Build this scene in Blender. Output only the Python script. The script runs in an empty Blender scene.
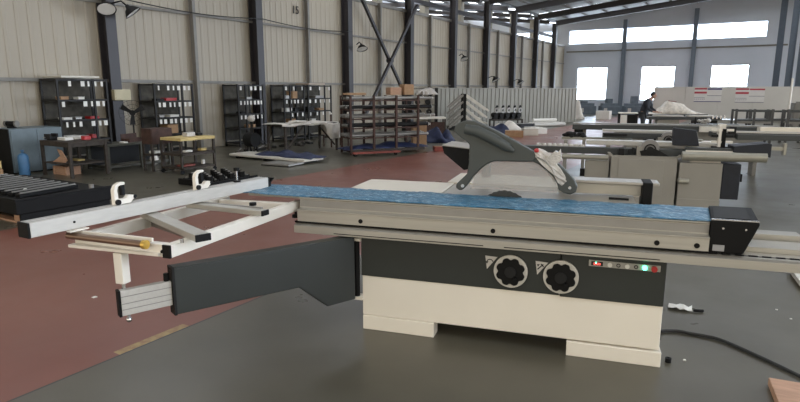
import bpy, bmesh, math, random
from mathutils import Vector, Matrix
R = math.radians
random.seed(4)
scene = bpy.context.scene
col = scene.collection

# ------------------------------------------------------------------ materials
MATS = {}
def mat(name, c, rough=.5, metal=0., var=.12, scale=6., bump=0., bscale=40., spec=.5, emit=None, es=1., stretch=None, alpha=None):
    if name in MATS: return MATS[name]
    m = bpy.data.materials.new(name); m.use_nodes = True
    nt = m.node_tree; N = nt.nodes; L = nt.links
    b = N['Principled BSDF']
    tc = N.new('ShaderNodeTexCoord'); mp = N.new('ShaderNodeMapping')
    L.new(tc.outputs['Object'], mp.inputs['Vector'])
    if stretch: mp.inputs['Scale'].default_value = stretch
    nz = N.new('ShaderNodeTexNoise'); nz.inputs['Scale'].default_value = scale; nz.inputs['Detail'].default_value = 5
    L.new(mp.outputs[0], nz.inputs['Vector'])
    rp = N.new('ShaderNodeValToRGB')
    lo = [max(0, x*(1-var)) for x in c]; hi = [min(1, x*(1+var)) for x in c]
    rp.color_ramp.elements[0].position = .3; rp.color_ramp.elements[1].position = .7
    rp.color_ramp.elements[0].color = (*lo, 1); rp.color_ramp.elements[1].color = (*hi, 1)
    L.new(nz.outputs[0], rp.inputs[0]); L.new(rp.outputs[0], b.inputs['Base Color'])
    b.inputs['Roughness'].default_value = rough; b.inputs['Metallic'].default_value = metal
    b.inputs['Specular IOR Level'].default_value = spec
    if bump:
        n2 = N.new('ShaderNodeTexNoise'); n2.inputs['Scale'].default_value = bscale
        L.new(mp.outputs[0], n2.inputs['Vector'])
        bp = N.new('ShaderNodeBump'); bp.inputs['Strength'].default_value = bump; bp.inputs['Distance'].default_value = .02
        L.new(n2.outputs[0], bp.inputs['Height']); L.new(bp.outputs[0], b.inputs['Normal'])
    if emit:
        b.inputs['Emission Color'].default_value = (*emit, 1); b.inputs['Emission Strength'].default_value = es
    if alpha is not None: b.inputs['Alpha'].default_value = alpha
    MATS[name] = m; return m

cream   = mat('cream_paint', (.80,.75,.65), .42, var=.03, scale=2)
dark    = mat('dark_green_grey_paint', (.026,.030,.027), .42, var=.08, scale=3)
guardm  = mat('grey_green_plastic', (.055,.062,.058), .5, var=.08)
alu     = mat('brushed_aluminium', (.46,.44,.39), .40, .55, var=.06, scale=8, stretch=(.3,8,8))
alu2    = mat('anodised_rail', (.52,.50,.46), .42, .2, var=.05, scale=8, stretch=(8,.4,8))
alug    = mat('grooved_aluminium', (.30,.29,.27), .42, .5, var=.06, scale=8)
whitep  = mat('white_painted_tube', (.78,.74,.66), .4, var=.03)
black   = mat('black_plastic', (.005,.005,.005), .6, var=.2, spec=.2)
blackm  = mat('black_steel', (.009,.009,.009), .6, var=.3, spec=.3)
greym   = mat('machine_grey_paint', (.30,.285,.25), .45, var=.04, scale=3)
darkbeam= mat('dark_grey_beam', (.045,.05,.05), .42, .1, var=.1)
tubem   = mat('beige_tube', (.34,.33,.28), .3, .3, var=.08)
navy    = mat('navy_vinyl', (.007,.010,.018), .55, var=.25, scale=10)
castir  = mat('ground_cast_iron', (.42,.39,.34), .35, .5, var=.06, scale=5)
chrome  = mat('chrome', (.7,.7,.7), .2, 1., var=.03)
brass   = mat('brass', (.75,.5,.12), .3, .8, var=.1)
rust    = mat('rusty_steel', (.045,.035,.027), .75, .1, var=.35, scale=14)
rustred = mat('red_brown_steel', (.060,.030,.022), .75, .1, var=.35, scale=12)
rackm   = mat('black_rack_steel', (.012,.011,.010), .6, .1, var=.25)
benchm  = mat('grey_green_steel', (.07,.07,.055), .65, .1, var=.25, scale=10)
paper   = mat('white_paper', (.78,.77,.72), .8, var=.03)
carton  = mat('brown_cardboard', (.36,.22,.12), .8, var=.12, scale=12)
wood    = mat('raw_wood', (.42,.25,.16), .75, var=.2, scale=9, stretch=(1,8,8))
yellow  = mat('yellow_board', (.55,.42,.17), .7, var=.15)
bluecyl = mat('blue_enamel', (.06,.17,.33), .4, var=.08)
cabblue = mat('grey_blue_enamel', (.13,.17,.19), .5, var=.1)
clothm  = mat('white_cloth', (.76,.72,.66), .9, var=.08, bump=.4, bscale=12)
bluesh  = mat('dark_blue_sheet', (.012,.02,.065), .6, var=.35, scale=8, bump=.5, bscale=9)
whiteb  = mat('white_board', (.62,.59,.52), .6, var=.06)
redm    = mat('red_plastic', (.45,.03,.03), .4, var=.1)
reddk   = mat('dull_red_metal', (.22,.05,.035), .55, var=.2)
colm    = mat('dark_column_paint', (.034,.031,.034), .5, .0, var=.12, scale=2)
pierm   = mat('haze_tinted_pier', (.13,.16,.20), .5, var=.06)  # distance haze put into the column colour as a lighter blue-grey
trimm   = mat('grey_steel_trim', (.20,.19,.17), .55, .1, var=.1)
wallm   = mat('corrugated_beige_sheet', (.37,.325,.25), .5, .0, var=.05, scale=.6, stretch=(1,1,.25))
wallf   = mat('white_grey_sheet', (.58,.62,.69), .6, var=.04, scale=.7)
partm   = mat('light_grey_corrugated_sheet', (.31,.305,.27), .5, .1, var=.05, scale=1)
boardm  = mat('off_white_partition', (.60,.58,.54), .6, var=.04, scale=1)
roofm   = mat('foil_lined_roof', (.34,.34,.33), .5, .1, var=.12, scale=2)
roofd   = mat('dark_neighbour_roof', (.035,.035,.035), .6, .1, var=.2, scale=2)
skym    = mat('translucent_roof_sheet', (.8,.85,.9), .5, var=.03, emit=(.90,.94,1.), es=2.8)
cablem  = mat('black_rubber', (.01,.01,.01), .5, var=.2)
skin    = mat('skin', (.42,.25,.18), .6, var=.05)
hairm   = mat('black_hair', (.01,.01,.01), .6, var=.2)
jacket  = mat('dark_work_jacket', (.025,.03,.04), .8, var=.15)
trous   = mat('grey_work_trousers', (.05,.055,.06), .8, var=.15)
glassb  = mat('hazy_wrap_plastic', (.55,.52,.48), .25, var=.15, scale=20, bump=.6, bscale=60)
farm    = mat('blue_grey_machine_paint', (.11,.14,.17), .55, var=.2, scale=4)
bannw   = mat('banner_white', (.70,.68,.66), .7, var=.03)
bannr   = mat('banner_red', (.45,.06,.08), .7, var=.08)
bannb   = mat('banner_blue', (.09,.08,.20), .7, var=.08)
bannp   = mat('banner_grey_print', (.30,.29,.33), .7, var=.1)
pilem   = mat('crumpled_clear_film', (.66,.61,.53), .45, var=.2, scale=9, bump=.8, bscale=8)
green_l = mat('lit_green_lens', (.1,.9,.5), .3, emit=(.08,1.,.45), es=5.)
ink     = mat('black_ink', (.01,.01,.01), .7)
displ   = mat('red_display', (.02,.01,.01), .3)
dispd   = mat('lit_red_digits', (.5,.05,.05), .3, emit=(1.,.15,.12), es=1.2)
stampm  = mat('stencil_black', (.02,.018,.015), .8)
reflec  = mat('lamp_reflector', (.85,.84,.80), .3, .0, var=.05)

# blue film: crumpled, glossy, with random pale spots mixed in for wrinkles
def film_mat():
    m = mat('blue_film', (.035,.155,.265), .35, var=.30, scale=9, bump=.8, bscale=26, stretch=(1,2.2,1))
    nt = m.node_tree; N = nt.nodes; L = nt.links; b = N['Principled BSDF']
    rp = [n for n in N if n.type == 'VALTORGB'][0]
    n3 = N.new('ShaderNodeTexNoise'); n3.inputs['Scale'].default_value = 20; n3.inputs['Detail'].default_value = 6; n3.inputs['Roughness'].default_value = .7
    mp = [n for n in N if n.type == 'MAPPING'][0]; L.new(mp.outputs[0], n3.inputs['Vector'])
    r2 = N.new('ShaderNodeValToRGB'); r2.color_ramp.elements[0].position = .54; r2.color_ramp.elements[1].position = .66
    L.new(n3.outputs[0], r2.inputs[0])
    mx = N.new('ShaderNodeMixRGB'); L.new(r2.outputs[0], mx.inputs[0]); L.new(rp.outputs[0], mx.inputs[1]); mx.inputs[2].default_value = (.40,.58,.70,1)
    L.new(mx.outputs[0], b.inputs['Base Color']); return m
film = film_mat()

def clear_mat(name, tint, amount, rough=.05):
    m = bpy.data.materials.new(name); m.use_nodes = True
    nt = m.node_tree; N = nt.nodes; L = nt.links; N.clear()
    o = N.new('ShaderNodeOutputMaterial'); a = N.new('ShaderNodeBsdfTransparent'); g = N.new('ShaderNodeBsdfPrincipled'); mx = N.new('ShaderNodeMixShader')
    g.inputs['Base Color'].default_value = (*tint, 1); g.inputs['Roughness'].default_value = rough
    a.inputs['Color'].default_value = (.95,.96,.96,1)
    mx.inputs[0].default_value = amount
    L.new(a.outputs[0], mx.inputs[1]); L.new(g.outputs[0], mx.inputs[2]); L.new(mx.outputs[0], o.inputs['Surface'])
    return m
acryl = clear_mat('clear_acrylic', (.62,.58,.55), .28, .12)
pane_m = clear_mat('window_pane', (.8,.85,.9), .10, .1)

def floor_mat():
    m = bpy.data.materials.new('painted_concrete_floor'); m.use_nodes = True
    nt = m.node_tree; N = nt.nodes; L = nt.links; b = N['Principled BSDF']
    g = N.new('ShaderNodeNewGeometry'); sx = N.new('ShaderNodeSeparateXYZ'); L.new(g.outputs['Position'], sx.inputs[0])
    def noise(s, d=6, r=.55):
        n = N.new('ShaderNodeTexNoise'); n.inputs['Scale'].default_value = s; n.inputs['Detail'].default_value = d; n.inputs['Roughness'].default_value = r
        L.new(g.outputs['Position'], n.inputs['Vector']); return n.outputs[0]
    def ramp(v, p0, c0, p1, c1):
        r = N.new('ShaderNodeValToRGB'); r.color_ramp.elements[0].position = p0; r.color_ramp.elements[1].position = p1
        r.color_ramp.elements[0].color = (*c0, 1); r.color_ramp.elements[1].color = (*c1, 1); L.new(v, r.inputs[0]); return r.outputs[0]
    def math_(op, a, bb):
        n = N.new('ShaderNodeMath'); n.operation = op
        for i, q in enumerate((a, bb)):
            if isinstance(q, (int, float)): n.inputs[i].default_value = q
            else: L.new(q, n.inputs[i])
        return n.outputs[0]
    def mix(f, a, c):
        n = N.new('ShaderNodeMixRGB')
        for i, q in enumerate((f, a, c)):
            if isinstance(q, tuple): n.inputs[i].default_value = (*q, 1)
            elif isinstance(q, (int, float)): n.inputs[i].default_value = q
            else: L.new(q, n.inputs[i])
        return n.outputs[0]
    n1 = noise(.7); n2 = noise(3.5, 8, .65); n3 = noise(18, 4)
    grey = ramp(n1, .3, (.080,.073,.052), .7, (.120,.110,.082))
    grey = mix(ramp(n2, .5, (0,0,0), .95, (.35,.35,.35)), grey, (.06,.058,.047))
    red = ramp(n1, .3, (.175,.060,.040), .7, (.225,.085,.060))
    red = mix(ramp(n2, .55, (0,0,0), .98, (.35,.35,.35)), red, (.24,.12,.095))
    X = sx.outputs[0]; Y = sx.outputs[1]
    inl = math_('MULTIPLY', math_('GREATER_THAN', X, -7.1), math_('LESS_THAN', X, -3.09))
    c = mix(inl, grey, red)
    # saw-cut joint beside the painted lane and a worn yellow strip
    jo = math_('MULTIPLY', math_('GREATER_THAN', X, -3.10), math_('LESS_THAN', X, -3.085))
    c = mix(jo, c, (.03,.03,.028))
    ys = math_('MULTIPLY', math_('GREATER_THAN', X, -3.165), math_('LESS_THAN', X, -3.10))
    ys = math_('MULTIPLY', ys, math_('MULTIPLY', math_('GREATER_THAN', Y, 1.86), math_('LESS_THAN', Y, 2.36)))
    ys = math_('MULTIPLY', ys, ramp(n3, .35, (.3,.3,.3), .6, (.9,.9,.9)))
    c = mix(ys, c, (.42,.31,.12))
    L.new(c, b.inputs['Base Color'])
    rr = ramp(noise(1.3,5), .3, (.26,.26,.26), .75, (.40,.40,.40)); L.new(rr, b.inputs['Roughness'])
    bp = N.new('ShaderNodeBump'); bp.inputs['Strength'].default_value = .03; bp.inputs['Distance'].default_value = .01
    L.new(n2, bp.inputs['Height']); L.new(bp.outputs[0], b.inputs['Normal'])
    return m

# ------------------------------------------------------------------ geometry helpers
class MB:
    def __init__(s): s.v = []; s.f = []
    def add(s, vs, fs):
        o = len(s.v); s.v += [tuple(v) for v in vs]; s.f += [tuple(i+o for i in f) for f in fs]; return s
    def box(s, x0, x1, y0, y1, z0, z1):
        if x0 > x1: x0, x1 = x1, x0
        if y0 > y1: y0, y1 = y1, y0
        if z0 > z1: z0, z1 = z1, z0
        return s.add([(x0,y0,z0),(x1,y0,z0),(x1,y1,z0),(x0,y1,z0),(x0,y0,z1),(x1,y0,z1),(x1,y1,z1),(x0,y1,z1)],
                     [(3,2,1,0),(4,5,6,7),(0,1,5,4),(1,2,6,5),(2,3,7,6),(3,0,4,7)])
    def beam(s, p, q, w, h, up=(0,0,1)):
        p = Vector(p); q = Vector(q); d = (q-p).normalized(); u = Vector(up)
        if abs(d.dot(u)) > .99: u = Vector((0,1,0))
        a = d.cross(u).normalized()*w/2; b = a.cross(d).normalized()*h/2
        vs = [p-a-b,p+a-b,p+a+b,p-a+b,q-a-b,q+a-b,q+a+b,q-a+b]
        return s.add(vs, [(0,1,2,3),(7,6,5,4),(1,0,4,5),(2,1,5,6),(3,2,6,7),(0,3,7,4)])
    def tube(s, pts, r, n=12):
        pts = [Vector(p) for p in pts]; rs = r if isinstance(r, (list, tuple)) else [r]*len(pts)
        vs = []; fs = []
        d0 = (pts[1]-pts[0]).normalized(); u = Vector((0,0,1)) if abs(d0.z) < .9 else Vector((1,0,0))
        a = d0.cross(u).normalized()
        for i, p in enumerate(pts):
            d = (pts[min(i+1,len(pts)-1)]-pts[max(i-1,0)]).normalized()
            a = (a - d*a.dot(d)).normalized(); b = d.cross(a)
            for k in range(n):
                t = 2*math.pi*k/n; vs.append(p+(a*math.cos(t)+b*math.sin(t))*rs[i])
        for i in range(len(pts)-1):
            for k in range(n):
                fs.append((i*n+k, i*n+(k+1)%n, (i+1)*n+(k+1)%n, (i+1)*n+k))
        fs.append(tuple(reversed(range(n)))); fs.append(tuple(range((len(pts)-1)*n, len(pts)*n)))
        return s.add(vs, fs)
    def prism(s, poly, axis, a, b):
        # poly: 2D points; axis 'y': poly in xz; 'x': poly in yz; 'z': poly in xy
        def P(p, t): return {'y':(p[0],t,p[1]),'x':(t,p[0],p[1]),'z':(p[0],p[1],t)}[axis]
        n = len(poly); vs = [P(p,a) for p in poly]+[P(p,b) for p in poly]
        fs = [tuple(range(n)), tuple(reversed(range(n,2*n)))]+[(i,i+n,(i+1)%n+n,(i+1)%n) for i in range(n)]
        return s.add(vs, fs)
    def ball(s, c, rx, ry=None, rz=None, n=12, m=8):
        ry = ry or rx; rz = rz or rx; vs = []; fs = []
        for j in range(m+1):
            ph = math.pi*j/m
            for k in range(n):
                t = 2*math.pi*k/n; vs.append((c[0]+rx*math.sin(ph)*math.cos(t), c[1]+ry*math.sin(ph)*math.sin(t), c[2]+rz*math.cos(ph)))
        for j in range(m):
            for k in range(n): fs.append((j*n+k,(j+1)*n+k,(j+1)*n+(k+1)%n,j*n+(k+1)%n))
        return s.add(vs, fs)
    def ring(s, c, R1, R2, axis, t, n=32, h=0):
        # annulus of thickness t about axis 'x','y','z'
        vs = []; fs = []
        def P(r, th, d):
            a, b = r*math.cos(th), r*math.sin(th)
            v = {'x':(d,a,b),'y':(a,d,b),'z':(a,b,d)}[axis]; return (c[0]+v[0],c[1]+v[1],c[2]+v[2])
        for k in range(n):
            th = 2*math.pi*k/n; vs += [P(R1,th,-t/2),P(R2,th,-t/2),P(R2,th,t/2),P(R1,th,t/2)]
        for k in range(n):
            j = (k+1)%n
            for i in range(4): fs.append((k*4+i,k*4+(i+1)%4,j*4+(i+1)%4,j*4+i))
        return s.add(vs, fs)
    def build(s, name, m, parent=None, bevel=0, smooth=False, sub=0):
        me = bpy.data.meshes.new(name); me.from_pydata(s.v, [], s.f)
        bm = bmesh.new(); bm.from_mesh(me)
        bmesh.ops.remove_doubles(bm, verts=bm.verts, dist=1e-6)
        bmesh.ops.recalc_face_normals(bm, faces=bm.faces); bm.to_mesh(me); bm.free()
        me.materials.append(m)
        if smooth:
            for p in me.polygons: p.use_smooth = True
        o = bpy.data.objects.new(name, me); col.objects.link(o)
        if parent: o.parent = parent
        if bevel:
            b = o.modifiers.new('bevel','BEVEL'); b.width = bevel; b.segments = 2; b.limit_method = 'ANGLE'; b.angle_limit = R(40)
        if sub:
            b = o.modifiers.new('sub','SUBSURF'); b.levels = sub; b.render_levels = sub
        if smooth:
            try: me.set_sharp_from_angle(angle=R(40))
            except Exception: pass
        return o
def tag(o, label=None, cat=None, group=None, kind=None):
    if label: o['label'] = label
    if cat: o['category'] = cat
    if group: o['group'] = group
    if kind: o['kind'] = kind
    return o
def thing(name, label, cat, loc=(0,0,0), rz=0, group=None):
    o = bpy.data.objects.new(name, None); col.objects.link(o); o.empty_display_size = .1
    o.location = loc; o.rotation_euler = (0,0,rz); return tag(o, label, cat, group)
def struct(o): o['kind'] = 'structure'; return o
def kids(o): return [c for c in bpy.data.objects if c.parent == o]
def copy_tree(o, parent=None):
    c = o.copy(); col.objects.link(c)
    if parent: c.parent = parent
    for ch in kids(o): copy_tree(ch, c)
    return c
def one(mb, name, m, label, cat, group=None, **k):
    return tag(mb.build(name, m, None, **k), label, cat, group)

# ------------------------------------------------------------------ the building
# X runs across the hall (left wall at X=-12.8), Y runs along the left wall towards the far wall
WX = -12.8; FY = 44.4; EAVE = 6.38; SL = .1
struct(MB().box(-26, 14, -9, 46, -.2, 0).build('floor', floor_mat()))

# left wall: ribbed sheet
def ribbed(x, y0, y1, z0, z1, pitch, dep, thick=.04):
    prof = []; y = y0
    while y < y1-1e-6:
        prof += [(y,0),(y+pitch*.62,0),(y+pitch*.70,dep),(y+pitch*.92,dep),(y+pitch,0)]; y += pitch
    p2 = []
    for q in prof:
        if not p2 or (abs(q[0]-p2[-1][0]) > 1e-5 or abs(q[1]-p2[-1][1]) > 1e-5): p2.append(q)
    vs = []; fs = []
    for (yy, d) in p2: vs += [(x+d,yy,z0),(x+d,yy,z1),(x-thick,yy,z0),(x-thick,yy,z1)]
    for i in range(len(p2)-1):
        a = i*4; b = a+4
        fs += [(a,b,b+1,a+1),(a+2,a+3,b+3,b+2),(a+1,b+1,b+3,a+3),(a,a+2,b+2,b)]
    n = (len(p2)-1)*4; fs += [(0,1,3,2),(n,n+2,n+3,n+1)]
    return MB().add(vs, fs)
struct(ribbed(WX, -5, FY-.05, 0, 4.75, .24, .012).build('wall_left', wallm))

# far wall with window openings
def wall_holes(x0, x1, z0, z1, holes, y0, y1):
    xs = sorted({x0, x1, *[h[0] for h in holes], *[h[1] for h in holes]}); zs = sorted({z0, z1, *[h[2] for h in holes], *[h[3] for h in holes]})
    mb = MB()
    for i in range(len(xs)-1):
        run = None
        for j in range(len(zs)-1):
            cx = (xs[i]+xs[i+1])/2; cz = (zs[j]+zs[j+1])/2
            inside = any(h[0] < cx < h[1] and h[2] < cz < h[3] for h in holes)
            if not inside: run = (run[0], zs[j+1]) if run else (zs[j], zs[j+1])
            if inside or j == len(zs)-2:
                if run: mb.box(xs[i], xs[i+1], y0, y1, run[0], run[1])
                run = None
    return mb
wins = [(-11.77,-9.55,.8,3.2),(-7.3,-5.07,.8,3.2),(-2.93,-.71,.8,3.2)]
strips = [(-12.5,.05,4.85,5.88)]
nb = [(-24,-13.4,4.6,5.9)]
rb = [(1.3,1.5,1.0,5.6),(2.2,2.5,1.0,5.6),(3.2,3.6,1.0,5.6)]
struct(wall_holes(-25.6, 13, 0, 6.38, wins+strips+nb+rb, FY, FY+.2).build('wall_far', wallf))
g = MB().prism([(-12.8,6.38),(0,7.66),(12.8,6.38)], 'y', FY, FY+.18)
g.prism([(-25.6,7.66),(-12.8,6.38),(-25.6,6.38)], 'y', FY, FY+.18)
struct(g.build('wall_gable', wallf))
wn = 0
def window(x0, x1, z0, z1, nx, nz, y=FY+.1, fr=.05):
    global wn; wn += 1
    f = MB(); f.box(x0,x1,y-.04,y+.04,z0,z0+fr).box(x0,x1,y-.04,y+.04,z1-fr,z1).box(x0,x0+fr,y-.04,y+.04,z0+fr,z1-fr).box(x1-fr,x1,y-.04,y+.04,z0+fr,z1-fr)
    for i in range(1,nx): xx = x0+(x1-x0)*i/nx; f.box(xx-.02,xx+.02,y-.03,y+.03,z0+fr,z1-fr)
    for z in nz: f.box(x0+fr,x1-fr,y-.031,y+.031,z-.025,z+.025)
    w = thing('window_%d' % wn, None, None, (0,0,0)); struct(w)
    f.build('window_frame', trimm if nz else wallf, w)
    MB().box(x0+fr,x1-fr,y-.004,y+.004,z0+fr,z1-fr).build('window_glass', pane_m, w)
for w in wins: window(*w, 2, (1.95,))
window(*strips[0], 1, ()); window(*nb[0], 1, ())
for w in rb: window(*w, 1, ())

# roof: two bays, with translucent strips
def slope_sheet(xa, za, xb, zb, y0, y1, t=.06):
    return MB().prism([(xa,za),(xb,zb),(xb,zb+t),(xa,za+t)], 'y', y0, y1)
roof = MB(); sky = MB(); y = -6.0; bands = [(-1.5,-.1),(7.1,8.3),(14.9,16.1),(22.8,24.0),(30.6,31.8),(38.2,39.4)]
cuts = [-8]+[v for b in bands for v in b]+[FY+.2]
roofL = MB(); nroof = MB()
for i in range(0, len(cuts)-1):
    solid = i % 2 == 0
    for (xa,za,xb,zb) in ((-12.8,6.42,0,7.70),(0,7.70,12.8,6.42)):
        if solid: roofL.add(*(lambda m: (m.v,m.f))(slope_sheet(xa,za,xb,zb,cuts[i],cuts[i+1])))
        else: sky.add(*(lambda m: (m.v,m.f))(slope_sheet(xa,za,xb,zb,cuts[i],cuts[i+1])))
struct(roofL.build('ceiling', roofm))
struct(sky.build('ceiling_skylight', skym))
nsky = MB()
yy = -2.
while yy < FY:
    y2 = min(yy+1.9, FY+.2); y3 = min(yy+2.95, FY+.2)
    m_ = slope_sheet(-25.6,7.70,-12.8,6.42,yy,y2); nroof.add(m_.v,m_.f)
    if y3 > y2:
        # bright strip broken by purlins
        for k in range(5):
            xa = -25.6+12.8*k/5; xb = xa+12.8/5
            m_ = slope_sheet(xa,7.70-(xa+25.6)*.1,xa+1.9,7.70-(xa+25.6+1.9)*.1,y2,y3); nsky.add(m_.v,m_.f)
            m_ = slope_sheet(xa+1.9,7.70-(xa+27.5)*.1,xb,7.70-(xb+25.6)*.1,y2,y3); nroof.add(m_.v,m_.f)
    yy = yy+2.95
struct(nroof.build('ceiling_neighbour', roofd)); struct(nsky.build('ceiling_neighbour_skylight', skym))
tn = 0
def trim(mb, m=None):
    global tn; tn += 1
    return struct(mb.build('trim_%d' % tn, m or trimm))
CY = [3.7, 8.02, 12.6, 17.0, 21.3, 25.4, 29.35, 33.3, 37.3, 41.2]
# rafters above every column line, purlins along the roof
for y in CY:
    r = MB()
    for sx_ in (-1,1):
        a = (sx_*12.55,y,6.10); b = (0,y,7.40)
        r.beam(a, b, .02, .30)
        r.beam((a[0],y,a[2]-.16),(b[0],y,b[2]-.16),.18,.02); r.beam((a[0],y,a[2]+.16),(b[0],y,b[2]+.16),.18,.02)
    trim(r, colm)
    r = MB(); r.beam((-13.0,y,6.20),(-25.5,y,7.44),.2,.24); trim(r, colm)
for k in range(11):
    x = -11.9+k*1.3
    if k < 10: z = 7.70-abs(x)*.1-.05; trim(MB().box(x-.03,x+.03,-7.5,FY-.05,z-.07,z+.02), trimm)
for k in range(5):
    x = -14.2-k*2.2; z = 6.42+(abs(x)-12.8)*.1-.06; trim(MB().box(x-.05,x+.05,-2,FY-.05,z-.10,z+.03), colm)
# horizontal rails of the left wall
for z, h in ((1.76,.035),(3.48,.03),(4.75,.06)):
    trim(MB().box(WX+.03, WX+.09, -5, FY-.1, z-h, z+h))
# slim intermediate posts on the left wall
for y in (10.43,14.95,19.2,23.25,27.3,31.1,35.0,39.0):
    trim(MB().box(WX+.06, WX+.20, y-.045, y+.045, 0, 4.8), trimm)
# far wall rail and piers
trim(MB().box(-12.6,1.2,FY-.07,FY-.002,4.28,4.38), trimm)
for x in (-8.5,-4.05): trim(MB().box(x-.13,x+.13,FY-.30,FY-.08,0,7.5 - abs(x)*.1-.25), pierm)
# beams over the wall between columns in the neighbouring bay
for z in (5.35,): trim(MB().box(-13.6,-13.4,-2,FY-.1,z,z+.18), colm)
for y in CY[3:]: trim(MB().box(-14.35,-14.05,y-.2,y+.2,0,6.40), mat('pale_column_paint',(.33,.31,.26),.6,var=.08))

# ---- columns (H sections)
ordn = ['nearest the camera, out of view','with the double floodlight and pale switch box','second from the left, behind the tag racks','with the cross brace starting at its foot','right of the cross brace','behind the black wall shelves',
        'just beyond the cantilever rack','behind the left end of the low corrugated partition','behind the middle of the low corrugated partition','last before the far wall']
def hcol(x, y, h, label, group='dark steel columns along the left wall', w=.30, d=.42, cm=None):
    cm = cm or colm
    t = thing('steel_column', label, 'column', (x,y,0), 0, group)
    c = MB(); c.box(-.012,-.012+d-.03,-.012,.012,0,h) if False else c.box(-d/2+.02,d/2-.02,-.012,.012,0,h)
    c.build('column_web', cm, t)
    MB().box(d/2-.02,d/2,-w/2,w/2,0,h).build('column_flange', cm, t)
    MB().box(-d/2,-d/2+.02,-w/2,w/2,0,h).build('column_flange', cm, t)
    MB().box(-d/2-.05,d/2+.05,-w/2-.05,w/2+.05,0,.02).build('base_plate', cm, t)
    return t
for y, o_ in zip(CY[1:], ordn[1:]):
    hcol(WX+.20, y, 6.1, 'tall dark steel H column on the left wall, '+o_, w=.25, d=.30)
for i, (x, y, lb) in enumerate(((.75,42.6,'leftmost slim dark column of the row at the right end of the far wall'),(1.35,41.6,'second slim dark column of the row right of the far wall windows'),
                                (1.78,39.5,'third slim dark column at the right edge, before the tall lit slot'),(2.15,38.2,'rightmost slim dark column, at the right edge of the view'))):
    hcol(x, y, 7.2, lb+'', 'dark steel columns at the right', w=.30, d=.34, cm=pierm)
for i, (x, y) in enumerate(((.75,42.6),(1.35,41.6),(1.78,39.5),(2.15,38.2))):
    pass

# X brace
t = thing('cross_brace', 'dark diagonal steel cross brace between two left wall columns', 'brace', (WX+.42, 19.4, 0))
MB().beam((0,-1.98,4.95),(0,1.98,.45),.10,.10).build('brace_rod', colm, t)
MB().beam((.11,1.98,4.95),(.11,-1.98,.45),.10,.10).build('brace_rod', colm, t)
MB().tube([(-.06,-.02,2.68),(.17,-.02,2.68)],.10,16).build('brace_plate', colm, t)

# stencilled numbers on the wall
def text(name, body, size, m, loc, rot, parent=None, label=None, cat=None, ext=.002):
    cu = bpy.data.curves.new(name,'FONT'); cu.body = body; cu.size = size; cu.extrude = ext; cu.align_x = 'CENTER'; cu.align_y = 'CENTER'
    tmp = bpy.data.objects.new(name+'_outline', cu); col.objects.link(tmp); bpy.context.view_layer.update()
    me = bpy.data.meshes.new_from_object(tmp.evaluated_get(bpy.context.evaluated_depsgraph_get())); me.name = name
    bpy.data.objects.remove(tmp); bpy.data.curves.remove(cu)
    me.materials.clear(); me.materials.append(m)
    o = bpy.data.objects.new(name, me); col.objects.link(o); o.location = loc; o.rotation_euler = rot
    if parent: o.parent = parent
    if label: tag(o, label, cat)
    return o
text('wall_number','15',.34,stampm,(WX+.045,14.5,4.02),(R(90),0,R(90)),None,'black stencilled bay number 15 high on the beige wall','number',.008)
text('wall_number','11',.26,stampm,(WX+.045,18.85,3.97),(R(90),0,R(90)),None,'black stencilled number 11 on the wall inside the cross brace','number',.008)

# cable along the upper wall
c = MB(); pts = []
for i in range(25):
    y = 8.3+i*(17.0-8.3)/24; pts.append((WX+.40, y, 3.56-.10*abs(math.sin(i*math.pi/12))))
c.tube(pts,.014,6); one(c,'wall_cable',cablem,'thin black cable sagging along the beige wall from the floodlight column','cable')

# floodlights
def flood(loc, rz, tilt, label, mount, scale=1.):
    t = thing('floodlight', label, 'light', loc, rz, 'floodlights on the wall columns')
    vs = []; rs = [(.03,.16),(.07,.15),(.10,.10),(.15,.03),(.17,0)]
    def lathe(prof, n=20):
        V = []; F = []
        for (r,z) in prof:
            for k in range(n):
                a = 2*math.pi*k/n; V.append(Vector((r*math.cos(a)*scale, r*math.sin(a)*scale, z*scale)))
        for j in range(len(prof)-1):
            for k in range(n): F.append((j*n+k,j*n+(k+1)%n,(j+1)*n+(k+1)%n,(j+1)*n+k))
        M = Matrix.Rotation(tilt,4,'X')
        return MB().add([M@v for v in V], F)
    s = lathe([(.001,.19),(.03,.18),(.05,.13),(.10,.10),(.15,.03),(.17,0),(.165,0),(.14,.035),(.001,.08)]).build('lamp_shade', blackm, t, smooth=True)
    lathe([(.001,.072),(.10,.06),(.155,.012),(.001,.006)]).build('lamp_reflector', reflec, t, smooth=True)
    mo = Vector(mount)
    MB().tube([Matrix.Rotation(tilt,3,'X')@Vector((0,0,.17*scale)), mo*.5+Vector((0,0,.16)), mo],.018,8).build('bracket_arm', blackm, t)
    return t
flood((-12.10,7.72,3.24),R(-118),R(36),'dark dish floodlight, left of the pair on the nearest column',(0,-.43,.22),1.15)
flood((-12.0,8.28,3.22),R(-40),R(38),'dark dish floodlight, right of the pair on the nearest column',(-.178,-.48,.20),1.15)
flood((-12.1,17.2,2.96),R(-118),R(26),'dark floodlight on the column at the foot of the cross brace',(0,-.43,.2),1.15)
flood((-12.1,25.6,2.98),R(-118),R(26),'small floodlight on the column behind the black shelves',(0,-.43,.2),1.15)
flood((-12.0,29.3,2.05),R(90),R(-30),'small dark lamp low on the wall above the partition, left one',(0,.46,.12),1.3)
flood((-12.0,33.1,1.95),R(90),R(-30),'small dark lamp low on the wall above the partition, right one',(0,.46,.12),1.3)

# switch box on the first column
t = thing('switch_box','pale cream electrical box fixed to the nearest left wall column','box',(-12.43,8.06,1.32))
MB().box(0,.12,-.20,.20,0,.24).build('box_body', mat('aged_cream_enamel',(.50,.45,.30),.6,var=.08), t, bevel=.01)
MB().box(.12,.128,-.17,.17,.03,.21).build('box_cover', mat('aged_cream_enamel',(.5,.45,.3)), t)

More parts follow.
